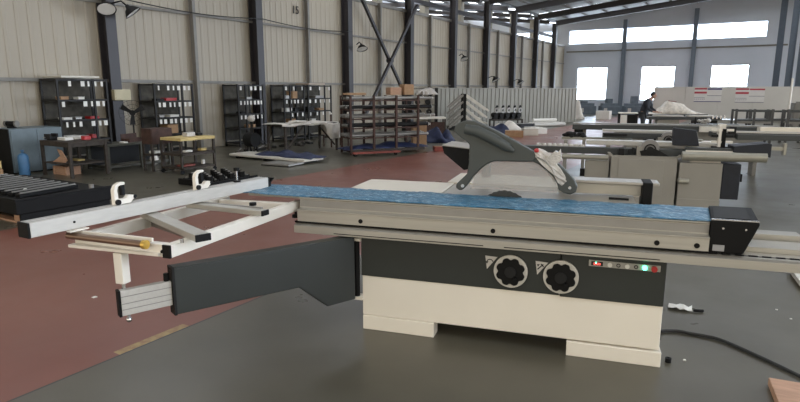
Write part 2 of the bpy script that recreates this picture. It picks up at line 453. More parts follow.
# ------------------------------------------------------------------ the main saw
AZ = R(13.875)
SX, SY = 2.94 if False else -2.94, 2.09
# local frame: x along the table to the right, y away from the viewer
saw = thing('sliding_table_saw','large cream and charcoal sliding table saw with blue film on its table','saw',(0,0,0),AZ)
def P0():
    return (SAW_X, SAW_Y, 0)
SAW_X, SAW_Y = -2.09, 2.94
saw.location = P0()
cab = MB().box(0,1.80,0,.80,.098,.366).build('cabinet', cream, saw, bevel=.006)
MB().box(.004,.485,-.008,.10,0,.097).build('foot', cream, saw, bevel=.004)
MB().box(1.295,1.812,-.010,.80,0,.090).build('foot', cream, saw, bevel=.004)
MB().box(.004,.485,.70,.80,0,.097).build('foot', cream, saw, bevel=.004)
MB().box(-.004,1.236,-.006,.79,.367,.655).build('front_panel', dark, saw, bevel=.004)
pr_ = MB().box(1.242,1.80,-.010,.79,.362,.655).build('control_panel', dark, saw, bevel=.004)
# rail base running past both ends of the cabinet
rail = MB().prism([(-.10,.645),(-.085,.640),(.36,.640),(.36,.708),(-.06,.708),(-.10,.690)], 'x', -.43, 2.50).build('base_rail', alu, saw)
MB().prism([(-.103,.655),(-.10,.655),(-.10,.659),(-.103,.659)], 'x', -.15, .80).build('rail_groove', black, rail)
MB().prism([(-.103,.655),(-.10,.655),(-.10,.659),(-.103,.659)], 'x', .92, 1.75).build('rail_groove', black, rail)
MB().box(-.43,1.98,-.0855,.3,.7085,.7185).build('rubber_seal', black, rail)
rk = MB(); rk.box(1.36,2.48,-.084,-.076,.7085,.7115); x = 1.36
while x < 2.48: rk.box(x,x+.042,-.0895,-.076,.7085,.7145); x += .062
rk.build('toothed_rack', black, rail)
MB().box(2.50,2.512,-.09,.35,.60,.72).build('end_plate', black, rail)
MB().box(1.98,2.50,.02,.20,.7085,.735).build('guide_way', alu, rail)
MB().box(1.98,2.50,.24,.35,.7085,.76).build('guide_way', alu, rail)
# sliding table extrusion
sec = [(-.085,.719),(.30,.719),(.30,.868),(-.050,.868),(-.050,.862),(-.042,.855),(-.042,.803),(-.052,.798),(-.090,.794),(-.090,.788),(-.085,.785)]
tb = MB().prism(sec, 'x', -.41, 1.98).build('sliding_table', alu, saw)
for g_ in (.835,): MB().box(-.41,1.98,-.0445,-.042,.808,.852).build('table_groove', alug, tb)
for x in (.027,.852,1.729,1.923): 
    MB().tube([(x,-.0845,.746),(x,-.0895,.746)],.014,18).build('plug_hole', black, tb)
# film strip on the table, wrinkled, overhanging its left end
def film_mesh(x0,x1,y0,y1,z,nx,ny,amp):
    vs = []; fs = []; rnd = random.Random(5)
    ph = [(rnd.uniform(2,30),rnd.uniform(5,40),rnd.uniform(0,6)) for _ in range(8)]
    for i in range(nx+1):
        for j in range(ny+1):
            x = x0+(x1-x0)*i/nx; yv = y0+(y1-y0)*j/ny
            h = sum(math.sin(a*x+b*yv+c_) for a,b,c_ in ph)/8
            vs.append((x, yv + (.004*math.sin(x*17) if j in (0,ny) else 0), z+amp*(abs(h)*1.6+rnd.random()*.5)))
    for i in range(nx):
        for j in range(ny): a = i*(ny+1)+j; fs.append((a,a+ny+1,a+ny+2,a+1))
    return MB().add(vs, fs)
fl = film_mesh(-.84,1.985,-.045,.345,.8705,240,12,.006)
fo = fl.build('protective_film', film, tb, smooth=True); so = fo.modifiers.new('s','SOLIDIFY'); so.thickness = .0015
def skew(o):
    for v in o.data.vertices:
        if v.co.x > 1.9: v.co.x += .155*max(0, v.co.y+.05)
skew(tb); skew(fo)
MB().box(-.83,-.41,.02,.335,.845,.868).build('table_extension', alu, tb)
# black end block on the right
eb = MB().prism([(1.982,.712),(2.145,.712),(2.205,.868),(2.205,.884),(1.982,.884)], 'y', -.07, .36).build('end_block', black, saw, bevel=.005)
MB().prism([(1.984,.886),(2.203,.886),(2.203,.891),(1.984,.891)], 'y', -.07, -.05).build('bright_edge', chrome, eb)
MB().box(2.0,2.17,-.01,.32,.8845,.888).build('top_cover', blackm, eb, bevel=.001)
for x in (2.04,2.145): MB().tube([(x,-.071,.845),(x,-.075,.845)],.0055,10).build('screw', chrome, eb)
MB().box(2.0,2.055,-.0725,-.070,.722,.755).build('label_plate', mat('grey_label',(.3,.3,.3)), eb)

for o_ in [eb]+[c for c in col.objects if c.parent == eb]: skew(o_)
# handwheels
def handwheel(x, z):
    w = bpy.data.objects.new('handwheel', None); col.objects.link(w); w.parent = saw; w.location = (x,-.010,z)
    MB().ring((0,-.012,0),.100,.070,'y',.018,48).build('wheel_rim', mat('cast_rim',(.62,.60,.55),.4,.3,var=.05), w, bevel=.003)
    n = 72; poly = []
    for k in range(n):
        a = 2*math.pi*k/n; r = .086-.014*(.5+.5*math.cos(8*a))**2; poly.append((r*math.cos(a), r*math.sin(a)))
    MB().prism(poly,'y',-.034,-.0215).build('wheel_knob', black, w, bevel=.003)
    MB().tube([(0,-.034,0),(0,-.042,0)],.034,24).build('wheel_hub', blackm, w, bevel=.002)
    MB().tube([(.03,-.034,-.035),(.03,-.060,-.035)],.010,12).build('wheel_handle', black, w)
    return w
handwheel(.955,.492); handwheel(1.243,.486)
def tri(x, z, kind):
    p = MB().prism([(x,z),(x+.072,z-.004),(x+.012,z-.082)],'y',-.0125,-.0065).build('symbol_plate', mat('brushed_plate',(.62,.60,.57),.4,.3), saw)
    cx, cz = x+.029, z-.028
    m = MB()
    if kind == 'arc':
        pts = [(cx+.018*math.cos(a), -.0135, cz-.008+.016*math.sin(a)) for a in [R(q) for q in range(10,175,20)]]
        m.tube(pts,.0028,6)
        m.prism([(cx-.026,cz-.006),(cx-.008,cz-.006),(cx-.018,cz-.020)],'y',-.0145,-.0128)
    else:
        m.beam((cx-.016,-.0135,cz-.020),(cx+.016,-.0135,cz+.012),.004,.006)
        m.beam((cx+.002,-.0135,cz+.014),(cx+.018,-.0135,cz-.002),.004,.006)
        m.prism([(cx-.020,cz+.010),(cx-.004,cz+.012),(cx-.014,cz-.004)],'y',-.0145,-.0128)
    m.build('symbol', ink, p)
tri(.800,.572,'arc'); tri(1.096,.565,'tilt')
# switch strip
st = MB().prism([(1.392,.566),(1.768,.564),(1.768,.600),(1.392,.602)],'y',-.020,-.010).build('switch_strip', mat('grey_strip',(.42,.41,.38),.45,.3), saw, bevel=.002)
ds = MB().box(1.405,1.468,-.0225,-.020,.572,.596).build('display', displ, st)
text('digits','5000',.020,dispd,(1.436,-.0232,.582),(R(90),0,0),st,ext=.0005)
for x, nm, mm in ((1.505,'white_button',paper),(1.596,'white_button',paper),(1.687,'green_button',green_l)):
    MB().tube([(x,-.020,.583),(x,-.030,.583)],.0125,18).build(nm, mm, st)
for x in (1.550,1.642):
    MB().ring((x,-.022,.583),.011,.007,'y',.004,16).build('switch_emblem', ink, st); 
rbn = MB().tube([(1.735,-.020,.582),(1.735,-.038,.582)],.0165,20).build('red_button', redm, st)
MB().tube([(1.43,-.0225,.590),(1.43,-.0255,.590)],.004,8).build('green_indicator', green_l, st)
# socket & cable at the foot
MB().box(1.80,1.825,.15,.22,.10,.16).build('cable_gland', black, saw)

# hinge + swing arm
hg = MB().tube([(-.035,-.005,.215),(-.035,-.005,.618)],.020,14).build('hinge_post', black, saw)
MB().box(-.07,.01,-.03,.04,.205,.225).build('hinge_bracket', cream, hg)
MB().box(-.075,-.0,-.03,.03,.600,.618).build('hinge_bracket', cream, hg)
arm = bpy.data.objects.new('swing_arm', None); col.objects.link(arm); arm.parent = saw
p1 = Vector((-.683,-.982,0)); p0 = Vector((-.055,-.030,0)); d = (p1-p0); Lg = d.length
ang = math.atan2(d.y, d.x)
arm.location = p0; arm.rotation_euler = (0,0,ang)
MB().prism([(.0,.215),(.21,.215),(.405,.383),(Lg,.394),(Lg,.644),(.0,.627)],'y',-.03,.03).build('arm_box', dark, arm, bevel=.006)
MB().prism([(.0,.627),(Lg,.644),(Lg,.652),(.0,.635)],'y',-.036,.036).build('arm_top_lip', dark, arm, bevel=.002)
MB().prism([(Lg-.012,.394),(Lg,.394),(Lg,.652),(Lg-.012,.652)],'y',-.037,.037).build('arm_end_flange', blackm, arm)
ex = MB().box(Lg+.002,Lg+.248,-.020,.020,.448,.578).build('telescopic_tube', alu2, arm, bevel=.003)
for z in (.478,.508,.545): MB().box(Lg+.002,Lg+.246,.0195,.0215,z,z+.004).build('tube_groove', alug, ex)
MB().box(Lg+.248,Lg+.260,-.022,.022,.446,.580).build('tube_end_cap', black, ex)
MB().tube([(Lg+.215,0,.448),(Lg+.215,0,.425)],.008,10).build('lock_screw', chrome, ex)
MB().ball((Lg+.215,0,.418),.014).build('lock_knob', chrome, ex, smooth=True)
MB().tube([(Lg+.02,-.0,.58),(Lg+.02,0,.62)],.014,10).build('roller_pin', black, arm)
# outrigger (crosscut) table: tubes
og = bpy.data.objects.new('outrigger_table', None); col.objects.link(og); og.parent = saw
def tb_(name, p, q, w=.045, h=.06, m=whitep, caps=(0,0), par=og):
    o = MB().beam(p,q,w,h).build(name, m, par, bevel=.003)
    P_, Q_ = Vector(p), Vector(q); dd = (Q_-P_).normalized()
    if caps[0]: MB().beam(P_-dd*.012, P_-dd*.0005, w*1.03, h*1.03).build('end_cap', black, o, bevel=.002)
    if caps[1]: MB().beam(Q_+dd*.0005, Q_+dd*.012, w*1.03, h*1.03).build('end_cap', black, o, bevel=.002)
    return o
tb_('frame_tube', (-1.10,-1.135,.800),(-.545,-1.155,.800),.045,.062)
tb_('frame_tube', (-.522,-1.175,.800),(-.462,.02,.800),.045,.062,whitep,(1,1))
tb_('frame_tube', (-1.09,-1.105,.800),(-1.0,.02,.800),.045,.062,whitep,(0,0))
tb_('frame_tube', (-.97,-.10,.800),(-.49,-.075,.800),.045,.062)
tb_('frame_tube', (-1.05,-.66,.800),(-.525,-.90,.800),.04,.055,alug)
tb_('slide_bar', (-1.06,-.69,.850),(-.405,-1.065,.850),.075,.034,alu,(0,1))
tb_('slide_bar', (-.99,-.40,.850),(-.42,-.47,.850),.06,.030,alu,(0,1))
tb_('slide_bar', (-.99,-.33,.848),(-.50,-.36,.848),.02,.018,alug,(0,0))
MB().tube([(-.60,-.30,.85),(-.60,-.30,.868)],.022,12).build('clamp_knob', black, og)
MB().tube([(-.80,-.83,.835),(-.80,-.83,.862)],.018,12).build('clamp_knob', black, og)
ro = MB().tube([(-1.10,-1.195,.838),(-.625,-1.215,.836)],.017,16).build('roller', mat('bronze_roller',(.20,.13,.09),.3,.6,var=.1), og)
MB().tube([(-.625,-1.215,.836),(-.605,-1.215,.836)],.022,16).build('roller_bearing', brass, ro)
MB().beam((-1.10,-1.16,.850),(-.60,-1.18,.850),.012,.02).build('frame_lip', whitep, og)
MB().box(-1.10,-.56,-1.20,-1.165,.778,.792).build('roller_bracket', whitep, og)
MB().tube([(-.545,-1.18,.80),(-.545,-1.19,.80)],.008,10).build('screw', black, og)
MB().tube([(-.475,-1.13,.835),(-.475,-1.13,.852)],.010,10).build('screw', chrome, og)
le = MB().box(-.835,-.785,-1.192,-1.142,.612,.770).build('support_leg', whitep, og, bevel=.004)
MB().tube([(-.81,-1.168,.58),(-.81,-1.168,.614)],.010,10).build('levelling_screw', chrome, le)
kn = MB().tube([(-.455,-.02,.768),(-.455,-.02,.735)],.008,10).build('clamp_screw', black, og)
MB().tube([(-.455,-.02,.745),(-.455,-.02,.725)],.026,12).build('clamp_wheel', black, kn)
# crosscut fence
fa = Vector((-1.140,-1.385,.908)); fb = Vector((-.825,.215,.908)); fd = (fb-fa).normalized(); fn = Vector((-fd.y,fd.x,0)).normalized()
fe = MB().beam(fa, fb, .082, .072).build('crosscut_fence', alu2, saw, bevel=.003)
MB().beam(fa-fd*.012, fa-fd*.0005, .084,.074).build('end_cap', black, fe, bevel=.002)
MB().beam(fb+fd*.0005, fb+fd*.012, .084,.074).build('end_cap', black, fe, bevel=.002)
for off in (-.018,.018):
    MB().beam(fa+fn*off+Vector((0,0,.0362)), fb+fn*off+Vector((0,0,.0362)), .006,.002).build('fence_groove', alug, fe)
q_ = fa+fd*.21-fn*.0415; MB().tube([q_, q_-fn*.003],.006,10).build('screw_hole', black, fe)
MB().beam(fa+fd*.16+Vector((.05,.0,-.041)), fa+fd*.26+Vector((.05,0,-.041)),.03,.006).build('scale_strip', whitep, fe)
def flipstop(s, par=fe):
    o = bpy.data.objects.new('flip_stop', None); col.objects.link(o); o.parent = par
    b = fa+fd*s; o.location = (b.x,b.y,.9445); o.rotation_euler = (0,0,math.atan2(fd.y,fd.x)); o.scale = (.86,.86,.86)
    MB().prism([(-.05,0),(.06,0),(.095,.03),(.10,.045),(.05,.052),(.03,.034),(-.02,.034),(-.025,.09),(-.018,.112),(.0,.12),(.03,.12),(.03,.138),(-.005,.138),(-.036,.122),(-.05,.095)],'y',-.016,.016).build('stop_body', whitep, o, bevel=.003)
    MB().box(.004,.030,-.013,.013,.055,.118).build('stop_catch', black, o, bevel=.003)
    MB().tube([(-.032,-.017,.018),(-.032,-.032,.018)],.017,14).build('stop_knob', black, o)
    MB().tube([(.095,-.02,.036),(.095,.02,.036)],.012,12).build('stop_roller', black, o)
flipstop(.50); flipstop(1.05)
k0 = fa+fd*1.37; 
kb = MB().tube([(k0.x,k0.y,.944),(k0.x,k0.y,1.02)],.006,8).build('fence_clamp', chrome, fe)
MB().tube([(k0.x,k0.y,1.02),(k0.x,k0.y,1.04)],.020,14).build('clamp_knob', black, kb)
MB().tube([(k0.x,k0.y,.9445),(k0.x,k0.y,.955)],.024,14).build('clamp_foot', black, kb)
k1 = fb+fd*.04
MB().prism([(-.005,.845),(.02,.845),(.02,.90),(.05,.935),(-.005,.935)],'y',-.01,.01).build('pivot_bracket', black, fe).location = (k1.x,k1.y,0)

# fixed tables
MB().box(.42,1.66,.355,.86,.815,.858).build('main_table', castir, saw, bevel=.004)
MB().box(-.25,.415,.375,.86,.825,.862).build('extension_table', mat('warm_white_table',(.74,.68,.57),.4,var=.02), saw, bevel=.003)
MB().box(.36,1.75,.862,1.36,.825,.868).build('rear_table', mat('warm_white_table',(.74,.68,.57)), saw, bevel=.003)
MB().box(.05,1.7,.45,.79,.656,.80).build('table_support', castir, saw)
for x, y in ((.5,1.30),(1.65,1.30)): MB().tube([(x,y,0),(x,y,.825)],.02,10).build('table_leg', blackm, saw)
# rip fence on the right of the table
rf = MB().box(1.18,1.70,.66,.72,.868,.938).build('rip_fence', mat('rip_fence_aluminium',(.56,.54,.48),.4,.4,var=.05), saw, bevel=.003)
MB().box(1.14,1.80,.58,.74,.950,.968).build('fence_top_rail', castir, rf, bevel=.004)
MB().box(1.70,1.76,.56,.74,.80,.972).build('fence_head', black, rf, bevel=.006)
MB().tube([(1.5,.54,.860),(1.62,.54,.858)],.012,10).build('fence_lever', black, rf)
# blade
bl = []
for k in range(60):
    a = 2*math.pi*k/60; r = .172+(.004 if k%2 else 0); bl.append((.857+r*math.cos(a), .738+r*math.sin(a)))
MB().prism(bl,'y',.345,.353).build('saw_blade', mat('dark_blade_cover',(.045,.047,.045),.45,.3,var=.1), saw)
# blade guard (overarm)
GY = .42
def gp(poly, t, name, m, par, y=GY, bevel=.005): return MB().prism(poly,'y',y-t/2,y+t/2).build(name, m, par, bevel=bevel)
hood = [(.507,1.285),(.515,1.318),(.545,1.343),(.590,1.356),(.640,1.352),(.700,1.330),(.800,1.284),(.920,1.222),(1.035,1.160),(1.040,1.118),(1.022,1.100),(.777,1.095),(.735,1.078),(.690,1.040),(.640,.985),(.600,.925),(.575,.896),(.548,.892),(.528,.908),(.530,.935),(.560,.965),(.600,1.005),(.612,1.08),(.612,1.20),(.580,1.225),(.530,1.262)]
gd = gp(hood,.075,'guard_hood',guardm,saw,bevel=.008)
pts = [(.585,GY-.045,1.300),(.66,GY-.045,1.290),(.76,GY-.045,1.245),(.86,GY-.045,1.190),(.90,GY-.043,1.165)]
MB().tube(pts,[.030,.036,.036,.030,.012],14).build('hood_duct', guardm, gd, smooth=True)
MB().tube([(.575,GY-.038,.925),(.575,GY-.046,.925)],.012,12).build('pivot_screw', chrome, gd)
strut = [(1.020,1.100),(1.05,1.150),(1.100,1.155),(1.150,1.120),(1.215,1.065),(1.282,.995),(1.305,.950),(1.295,.915),(1.262,.900),(1.222,.908),(1.190,.925),(1.175,.980),(1.120,1.040),(1.06,1.085)]
sr = gp(strut,.06,'guard_strut',guardm,gd,bevel=.008)
MB().tube([(1.258,GY-.031,.945),(1.258,GY-.040,.945)],.010,12).build('pivot_screw', chrome, sr)
gp([(.625,.905),(1.185,.905),(1.175,.975),(1.105,1.050),(1.035,1.096),(.777,1.092),(.735,1.076),(.690,1.038),(.64,.982)],.006,'clear_shield',acryl,gd,y=GY-.028,bevel=0)
gp([(.625,.905),(1.185,.905),(1.175,.975),(1.105,1.050),(1.035,1.096),(.777,1.092),(.735,1.076),(.690,1.038),(.64,.982)],.006,'clear_shield',acryl,gd,y=GY+.028,bevel=0)
# crumpled film wrapped round the right strut
rnd = random.Random(9)
wr = MB(); vs = []; fs = []; n = 16; path = [(1.035,1.165),(1.065,1.150),(1.10,1.115),(1.14,1.075),(1.175,1.035),(1.205,1.000),(1.225,.972)]
for i,(x,z) in enumerate(path):
    for k in range(n):
        a = 2*math.pi*k/n; r = (.040 if i not in (0,len(path)-1) else .03)*(1+rnd.uniform(-.28,.28))
        vs.append((x+r*.9*math.cos(a)*.75, GY+r*1.25*math.sin(a), z+r*math.cos(a)*.75))
for i in range(len(path)-1):
    for k in range(n): fs.append((i*n+k,i*n+(k+1)%n,(i+1)*n+(k+1)%n,(i+1)*n+k))
fs += [tuple(range(n)), tuple(range((len(path)-1)*n,len(path)*n))]
wr.add(vs,fs); wo = wr.build('wrapping', glassb, gd)
MB().prism([(1.10,1.12),(1.16,1.175),(1.175,1.165),(1.19,1.185),(1.20,1.12),(1.15,1.08)],'y',GY-.05,GY+.01).build('loose_wrap_end', glassb, gd)
MB().ball((1.045,GY-.05,1.175),.016,.012,.014).build('red_cap', redm, gd)
# black box at the far left of the guard arm
bb = MB().prism([(.405,1.175),(.635,1.155),(.640,1.035),(.560,1.015),(.420,1.125)],'y',.48,.62).build('arm_box', black, gd, bevel=.004)
for x, z in ((.60,1.13),(.60,1.09),(.60,1.045)): MB().tube([(x,.479,z),(x,.474,z)],.006,8).build('screw', chrome, bb)
MB().prism([(.405,1.178),(.637,1.158),(.637,1.162),(.405,1.182)],'y',.48,.80).build('box_lid', castir, bb)  # light on the black box's top, put in as a pale sheet
MB().beam((.60,.62,1.10),(.60,1.20,1.10),.07,.07).build('guard_arm', guardm, gd)
MB().tube([(.60,1.20,.868),(.60,1.20,1.12)],.035,14).build('guard_post', guardm, gd)

# ------------------------------------------------------------------ machines in the rows behind, local frame as the main saw
ca, sa = math.cos(AZ), math.sin(AZ)
def ML(x, y): return (SAW_X + x*ca - y*sa, SAW_Y + x*sa + y*ca, 0)
def motor_cluster(par, x, y, z, s=1.):
    u = MB().tube([(x,y-.05*s,z),(x,y+.05*s,z)],.115*s,28).build('saw_unit', mat('grey_casting',(.26,.25,.24),.5,.3,var=.1), par, bevel=.006)
    MB().tube([(x,y-.052*s,z-.02*s),(x,y-.10*s,z-.02*s)],.045*s,18).build('arbor', blackm, u)
    MB().ring((x,y-.056*s,z-.02*s),.078*s,.060*s,'y',.012,24).build('arbor_ring', blackm, u)
    MB().prism([(x+.04*s,z+.0),(x+.12*s,z-.03*s),(x+.24*s,z-.10*s),(x+.24*s,z-.125*s),(x-.10*s,z-.125*s),(x-.13*s,z-.04*s)],'y',y-.075*s,y-.058*s).build('mounting_arm', blackm, u)
    for k in range(3):
        MB().tube([(x-.26*s+k*.05*s,y-.04,z-.09*s),(x-.26*s+k*.05*s,y-.04,z-.02*s+.02*k)],.018*s,10).build('lifting_screw', blackm, u)
    MB().box(x-.40*s,x-.33*s,y-.10,y,z-.10*s,z-.01).build('tilt_block', blackm, u)
    MB().box(x-.17*s,x-.10*s,y-.06,y+.02,z-.11*s,z+.02).build('tilt_plate', greym, u)
A = thing('unfinished_saw','grey unfinished sliding saw directly behind the film-covered one, round saw unit on top','saw',ML(0,5.07),AZ,'unfinished saws in the rows behind')
c1 = MB().box(1.70,2.535,0,.72,0,.655).build('cabinet', greym, A, bevel=.006)
MB().box(1.80,2.37,-.010,-.0005,.13,.625).build('cabinet_door', greym, c1, bevel=.003)
MB().prism([(1.68,.656),(2.55,.656),(2.60,.70),(2.555,.70),(2.52,.672),(1.72,.672),(1.68,.71),(1.645,.71)],'y',.0,.03).build('folded_rim', greym, c1)
c2 = MB().box(2.565,3.08,0,.60,0,.600).build('side_cabinet', greym, A, bevel=.006)
MB().box(2.566,3.082,-.008,-.0005,.0,.115).build('plinth', greym, c2, bevel=.002)
MB().tube([(2.58,-.0,.36),(2.58,-.06,.36),(2.68,-.06,.36)],.035,14).build('pipe_stub', tubem, c2)
nb_ = MB().box(3.085,3.30,.02,.40,.13,.600).build('motor_box', navy, A, bevel=.01)
MB().box(3.30,3.34,.1,.2,.36,.46).build('plug_socket', black, nb_)
MB().box(2.7,3.06,.05,.3,.603,.625).build('white_tray', whitep, c2)
MB().box(1.36,1.68,.06,.55,.0,.585).build('left_cabinet', greym, A, bevel=.005)
MB().box(1.30,1.36,.02,.12,.36,.46).build('cable_box', black, A)
MB().box(1.355,1.68,.052,.06,.24,.27).build('white_strip', whitep, A)
MB().box(.50,3.18,.16,.34,.663,.752).build('slide_beam', darkbeam, A, bevel=.004)
MB().tube([(.52,.02,.632),(1.66,.02,.632)],.034,16).build('round_rail', tubem, A)
MB().tube([(2.58,-.02,.692),(3.56,-.02,.700)],.062,20).build('round_rail', tubem, A)
MB().box(1.36,3.15,.38,.62,.775,.835).build('sliding_table', alu2, A, bevel=.004)
sc = MB()
for k in range(9): sc.ball((.70+k*.075,.30,.755),.045,.05,.035,10,6)
sc.build('wrapped_edge', glassb, A, smooth=True)
motor_cluster(A, 2.19, .10, .775)
MB().prism([(2.50,.80),(2.83,.80),(2.78,1.01),(2.49,1.04)],'y',.30,.42).build('blade_cover', navy, A, bevel=.006)
MB().box(2.62,3.18,.00,.10,.765,.80).build('dark_bracket', darkbeam, A)
MB().prism([(3.17,.76),(3.60,.705),(3.60,.875),(3.56,.885),(3.17,.835)],'y',-.04,.28).build('fence_wedge', navy, A, bevel=.005)
MB().box(2.62,3.52,-.03,-.0,.752,.768).build('rail_edge', whitep, A)
h_ = MB().box(3.60,3.77,.05,.10,.79,.835).build('fence_handle', tubem, A)
MB().box(3.755,3.785,.03,.12,.735,.885).build('handle_end', tubem, h_)
cp_ = MB().box(3.04,3.075,.24,.30,.76,1.08).build('clamp_post', whitep, A)
MB().box(3.085,3.13,.24,.30,.76,1.04).build('clamp_column', black, cp_)
for z in (.85,.93,1.01): MB().box(2.96,3.22,.25,.29,z,z+.03).build('clamp_arm', whitep if z != .93 else blackm, cp_)
MB().box(2.98,3.17,.18,.34,.753,.80).build('clamp_base', black, cp_)
MB().box(2.90,3.04,.45,.6,.836,.85).build('white_pad', whitep, A)

B_ = thing('unfinished_saw','grey unfinished sliding saw in the second row, half hidden by the nearer one','saw',ML(0,6.9),AZ,'unfinished saws in the rows behind')
MB().box(2.0,3.0,.1,.8,0,.66).build('cabinet', greym, B_, bevel=.006)
MB().box(.95,3.2,.3,.44,.70,.745).build('round_rail', tubem, B_)
MB().box(1.62,3.0,.0,.10,.77,.85).build('slide_beam', darkbeam, B_, bevel=.004)
MB().box(1.62,2.95,.12,.34,.862,.892).build('sliding_table', alu2, B_)
MB().box(2.1,2.9,.12,.3,.66,.861).build('bed', greym, B_)
motor_cluster(B_, 2.62, -.06, .78, .95)
MB().box(1.64,2.0,-.02,.0,.80,.835).build('end_bracket', blackm, B_)
pt = MB()
for k in range(10): pt.ball((1.02+k*.032,.37+rnd.uniform(-.03,.03),.765+rnd.uniform(-.01,.035)),rnd.uniform(.04,.08),.06,rnd.uniform(.03,.05),8,6)
pt.build('black_fittings', blackm, B_)
# wheel row stand: legs for visual support
for x in (1.0,1.7): MB().box(x,x+.06,.1,.5,0,.70).build('support_leg', greym, B_)

E_ = thing('unfinished_saw','unfinished sliding saw at the right edge, dark beam under a beige rail','saw',ML(0,6.9),AZ,'unfinished saws in the rows behind')
MB().box(3.62,6.2,.0,.12,.78,.865).build('slide_beam', darkbeam, E_, bevel=.004)
MB().box(3.30,6.2,.14,.30,.88,.905).build('sliding_table', alu2, E_)
MB().box(4.0,6.2,.31,.50,.90,.965).build('rip_rail', mat('warm_white_table',(.74,.68,.57)), E_)
MB().box(4.9,6.0,.1,.8,0,.78).build('cabinet', greym, E_, bevel=.005)
MB().box(3.3,6.2,.13,.5,.80,.879).build('bed', darkbeam, E_)
MB().box(3.36,3.42,.14,.20,0,.80).build('support_leg', greym, E_)
g_ = MB().box(3.35,3.46,.05,.13,.86,1.02).build('clamp_head', whitep, E_)
MB().box(3.50,3.60,.02,.10,.86,.98).build('clamp_block', blackm, g_)

C_ = thing('unfinished_saw','unfinished sliding saw in the third row, long dark beam with a black foot','saw',ML(0,8.4),AZ,'unfinished saws in the rows behind')
MB().box(1.10,4.6,.0,.14,.80,.895).build('slide_beam', darkbeam, C_, bevel=.004)
MB().box(1.10,4.6,.15,.36,.90,.915).build('sliding_table', greym, C_)
MB().box(1.14,1.30,.0,.12,.74,.80).build('beam_foot', black, C_)
MB().box(2.3,3.3,.1,.8,0,.78).build('cabinet', greym, C_, bevel=.005)
MB().box(1.9,4.4,.15,.7,.60,.895).build('bed', greym, C_)
MB().box(3.32,3.7,-.06,-.0,.80,.90).build('front_bracket', whitep, C_)
MB().box(1.3,1.36,.2,.5,0,.79).build('support_leg', greym, C_)
MB().box(4.3,4.36,.2,.5,0,.59).build('support_leg', greym, C_)

# machine beds further back (fourth row)
Dm = thing('machine_bed','low grey machine bed with white top rails in front of the film pile','machine',(-2.66,18.4,0),AZ+R(3),'machine beds in the fourth row')
MB().box(-.05,1.9,0,.5,.70,.78).build('bed_beam', darkbeam, Dm)
MB().box(.1,.9,.05,.35,.79,.83).build('top_rail', alu2, Dm); MB().box(1.0,1.7,.05,.35,.79,.83).build('top_rail', alu2, Dm)
MB().box(.2,.8,.05,.5,0,.69).build('cabinet', greym, Dm); MB().box(1.2,1.8,.05,.5,0,.69).build('cabinet', blackm, Dm)
for k in range(4): MB().tube([(.15+k*.1+1.5,-.03,.74),(.15+k*.1+1.5,-.03,.84)],.02,8).build('bolt', chrome, Dm)
Em = thing('machine_bed','white wrapped fittings on a dark machine bed in the fourth row','machine',(-1.25,14.6,0),AZ,'machine beds in the fourth row')
MB().box(0,.95,0,.3,.72,.80).build('bed_beam', darkbeam, Em)
MB().box(.2,.7,.05,.3,0,.71).build('cabinet', greym, Em)
f_ = MB()
for k in range(9): f_.ball((.25+rnd.uniform(-.12,.14),.12+rnd.uniform(-.04,.08),.85+rnd.uniform(-.03,.05)),rnd.uniform(.03,.06),.05,rnd.uniform(.03,.05),8,6)
f_.build('wrapped_fittings', glassb, Em)
MB().tube([(.10,.1,.80),(.10,.1,.95)],.02,8).build('clamp_screw', blackm, Em)
# dark welded frames on the right, fourth row
framem = mat('haze_greyed_frame', (.07,.07,.068), .6, .1, var=.2)  # machine frames lightened to grey, haze put into their colour
def darkframe(x, y, w, label, posts=4, h=1.0, d=.5):
    t = thing('machine_frame', label, 'stand', (x,y,0), AZ, 'dark machine frames on the right')
    MB().box(0,w,0,.05,h-.42,h-.36).build('lower_rail', trimm, t); MB().box(0,w,0,.05,h-.08,h-.03).build('upper_rail', darkbeam, t)
    MB().box(0,w,d,d+.05,h-.08,h-.03).build('back_rail', darkbeam, t)
    for k in range(posts):
        xx = k*(w-.06)/(posts-1)
        MB().box(xx,xx+.06,-.001,.051,0,h).build('frame_post', framem, t)
        MB().box(xx,xx+.06,d-.001,d+.051,0,h-.02).build('frame_post', framem, t)
    MB().box(.1,w-.1,.06,d-.02,h-.40,h-.30).build('frame_bed', darkbeam, t)
    return t
darkframe(-.55,19.9,1.0,'small dark welded machine frame left of the slim white post',3)
darkframe(.75,20.3,1.5,'dark welded machine frame at the right edge behind the slim white post',4)
darkframe(-.2,22.9,2.3,'long dark machine frame, furthest back on the right',5,.9)
t = thing('white_post','slim pale post standing on the floor at the far right','post',(.92,24.4,0))
MB().tube([(0,0,0),(0,0,1.95)],.035,10).build('post', whitep, t); MB().box(-.12,.12,-.12,.12,0,.02).build('base_plate', whitep, t)
t = thing('steel_cabinet','dark grey cabinet low beside the right end of the white partition','cabinet',(1.2,27.4,0),R(10))
MB().box(0,1.5,0,.6,.05,1.05).build('cabinet_body', trimm, t, bevel=.01); MB().box(.05,.72,-.02,-.001,.1,1.0).build('cabinet_door', trimm, t); MB().box(.78,1.45,-.02,-.001,.1,1.0).build('cabinet_door', trimm, t); MB().box(.03,1.47,.03,.57,0,.05).build('plinth', black, t)
one(MB().box(1.25,2.6,27.5,27.9,1.055,1.10),'shelf_board',trimm,'thin dark board lying on the grey cabinet at the right','board')
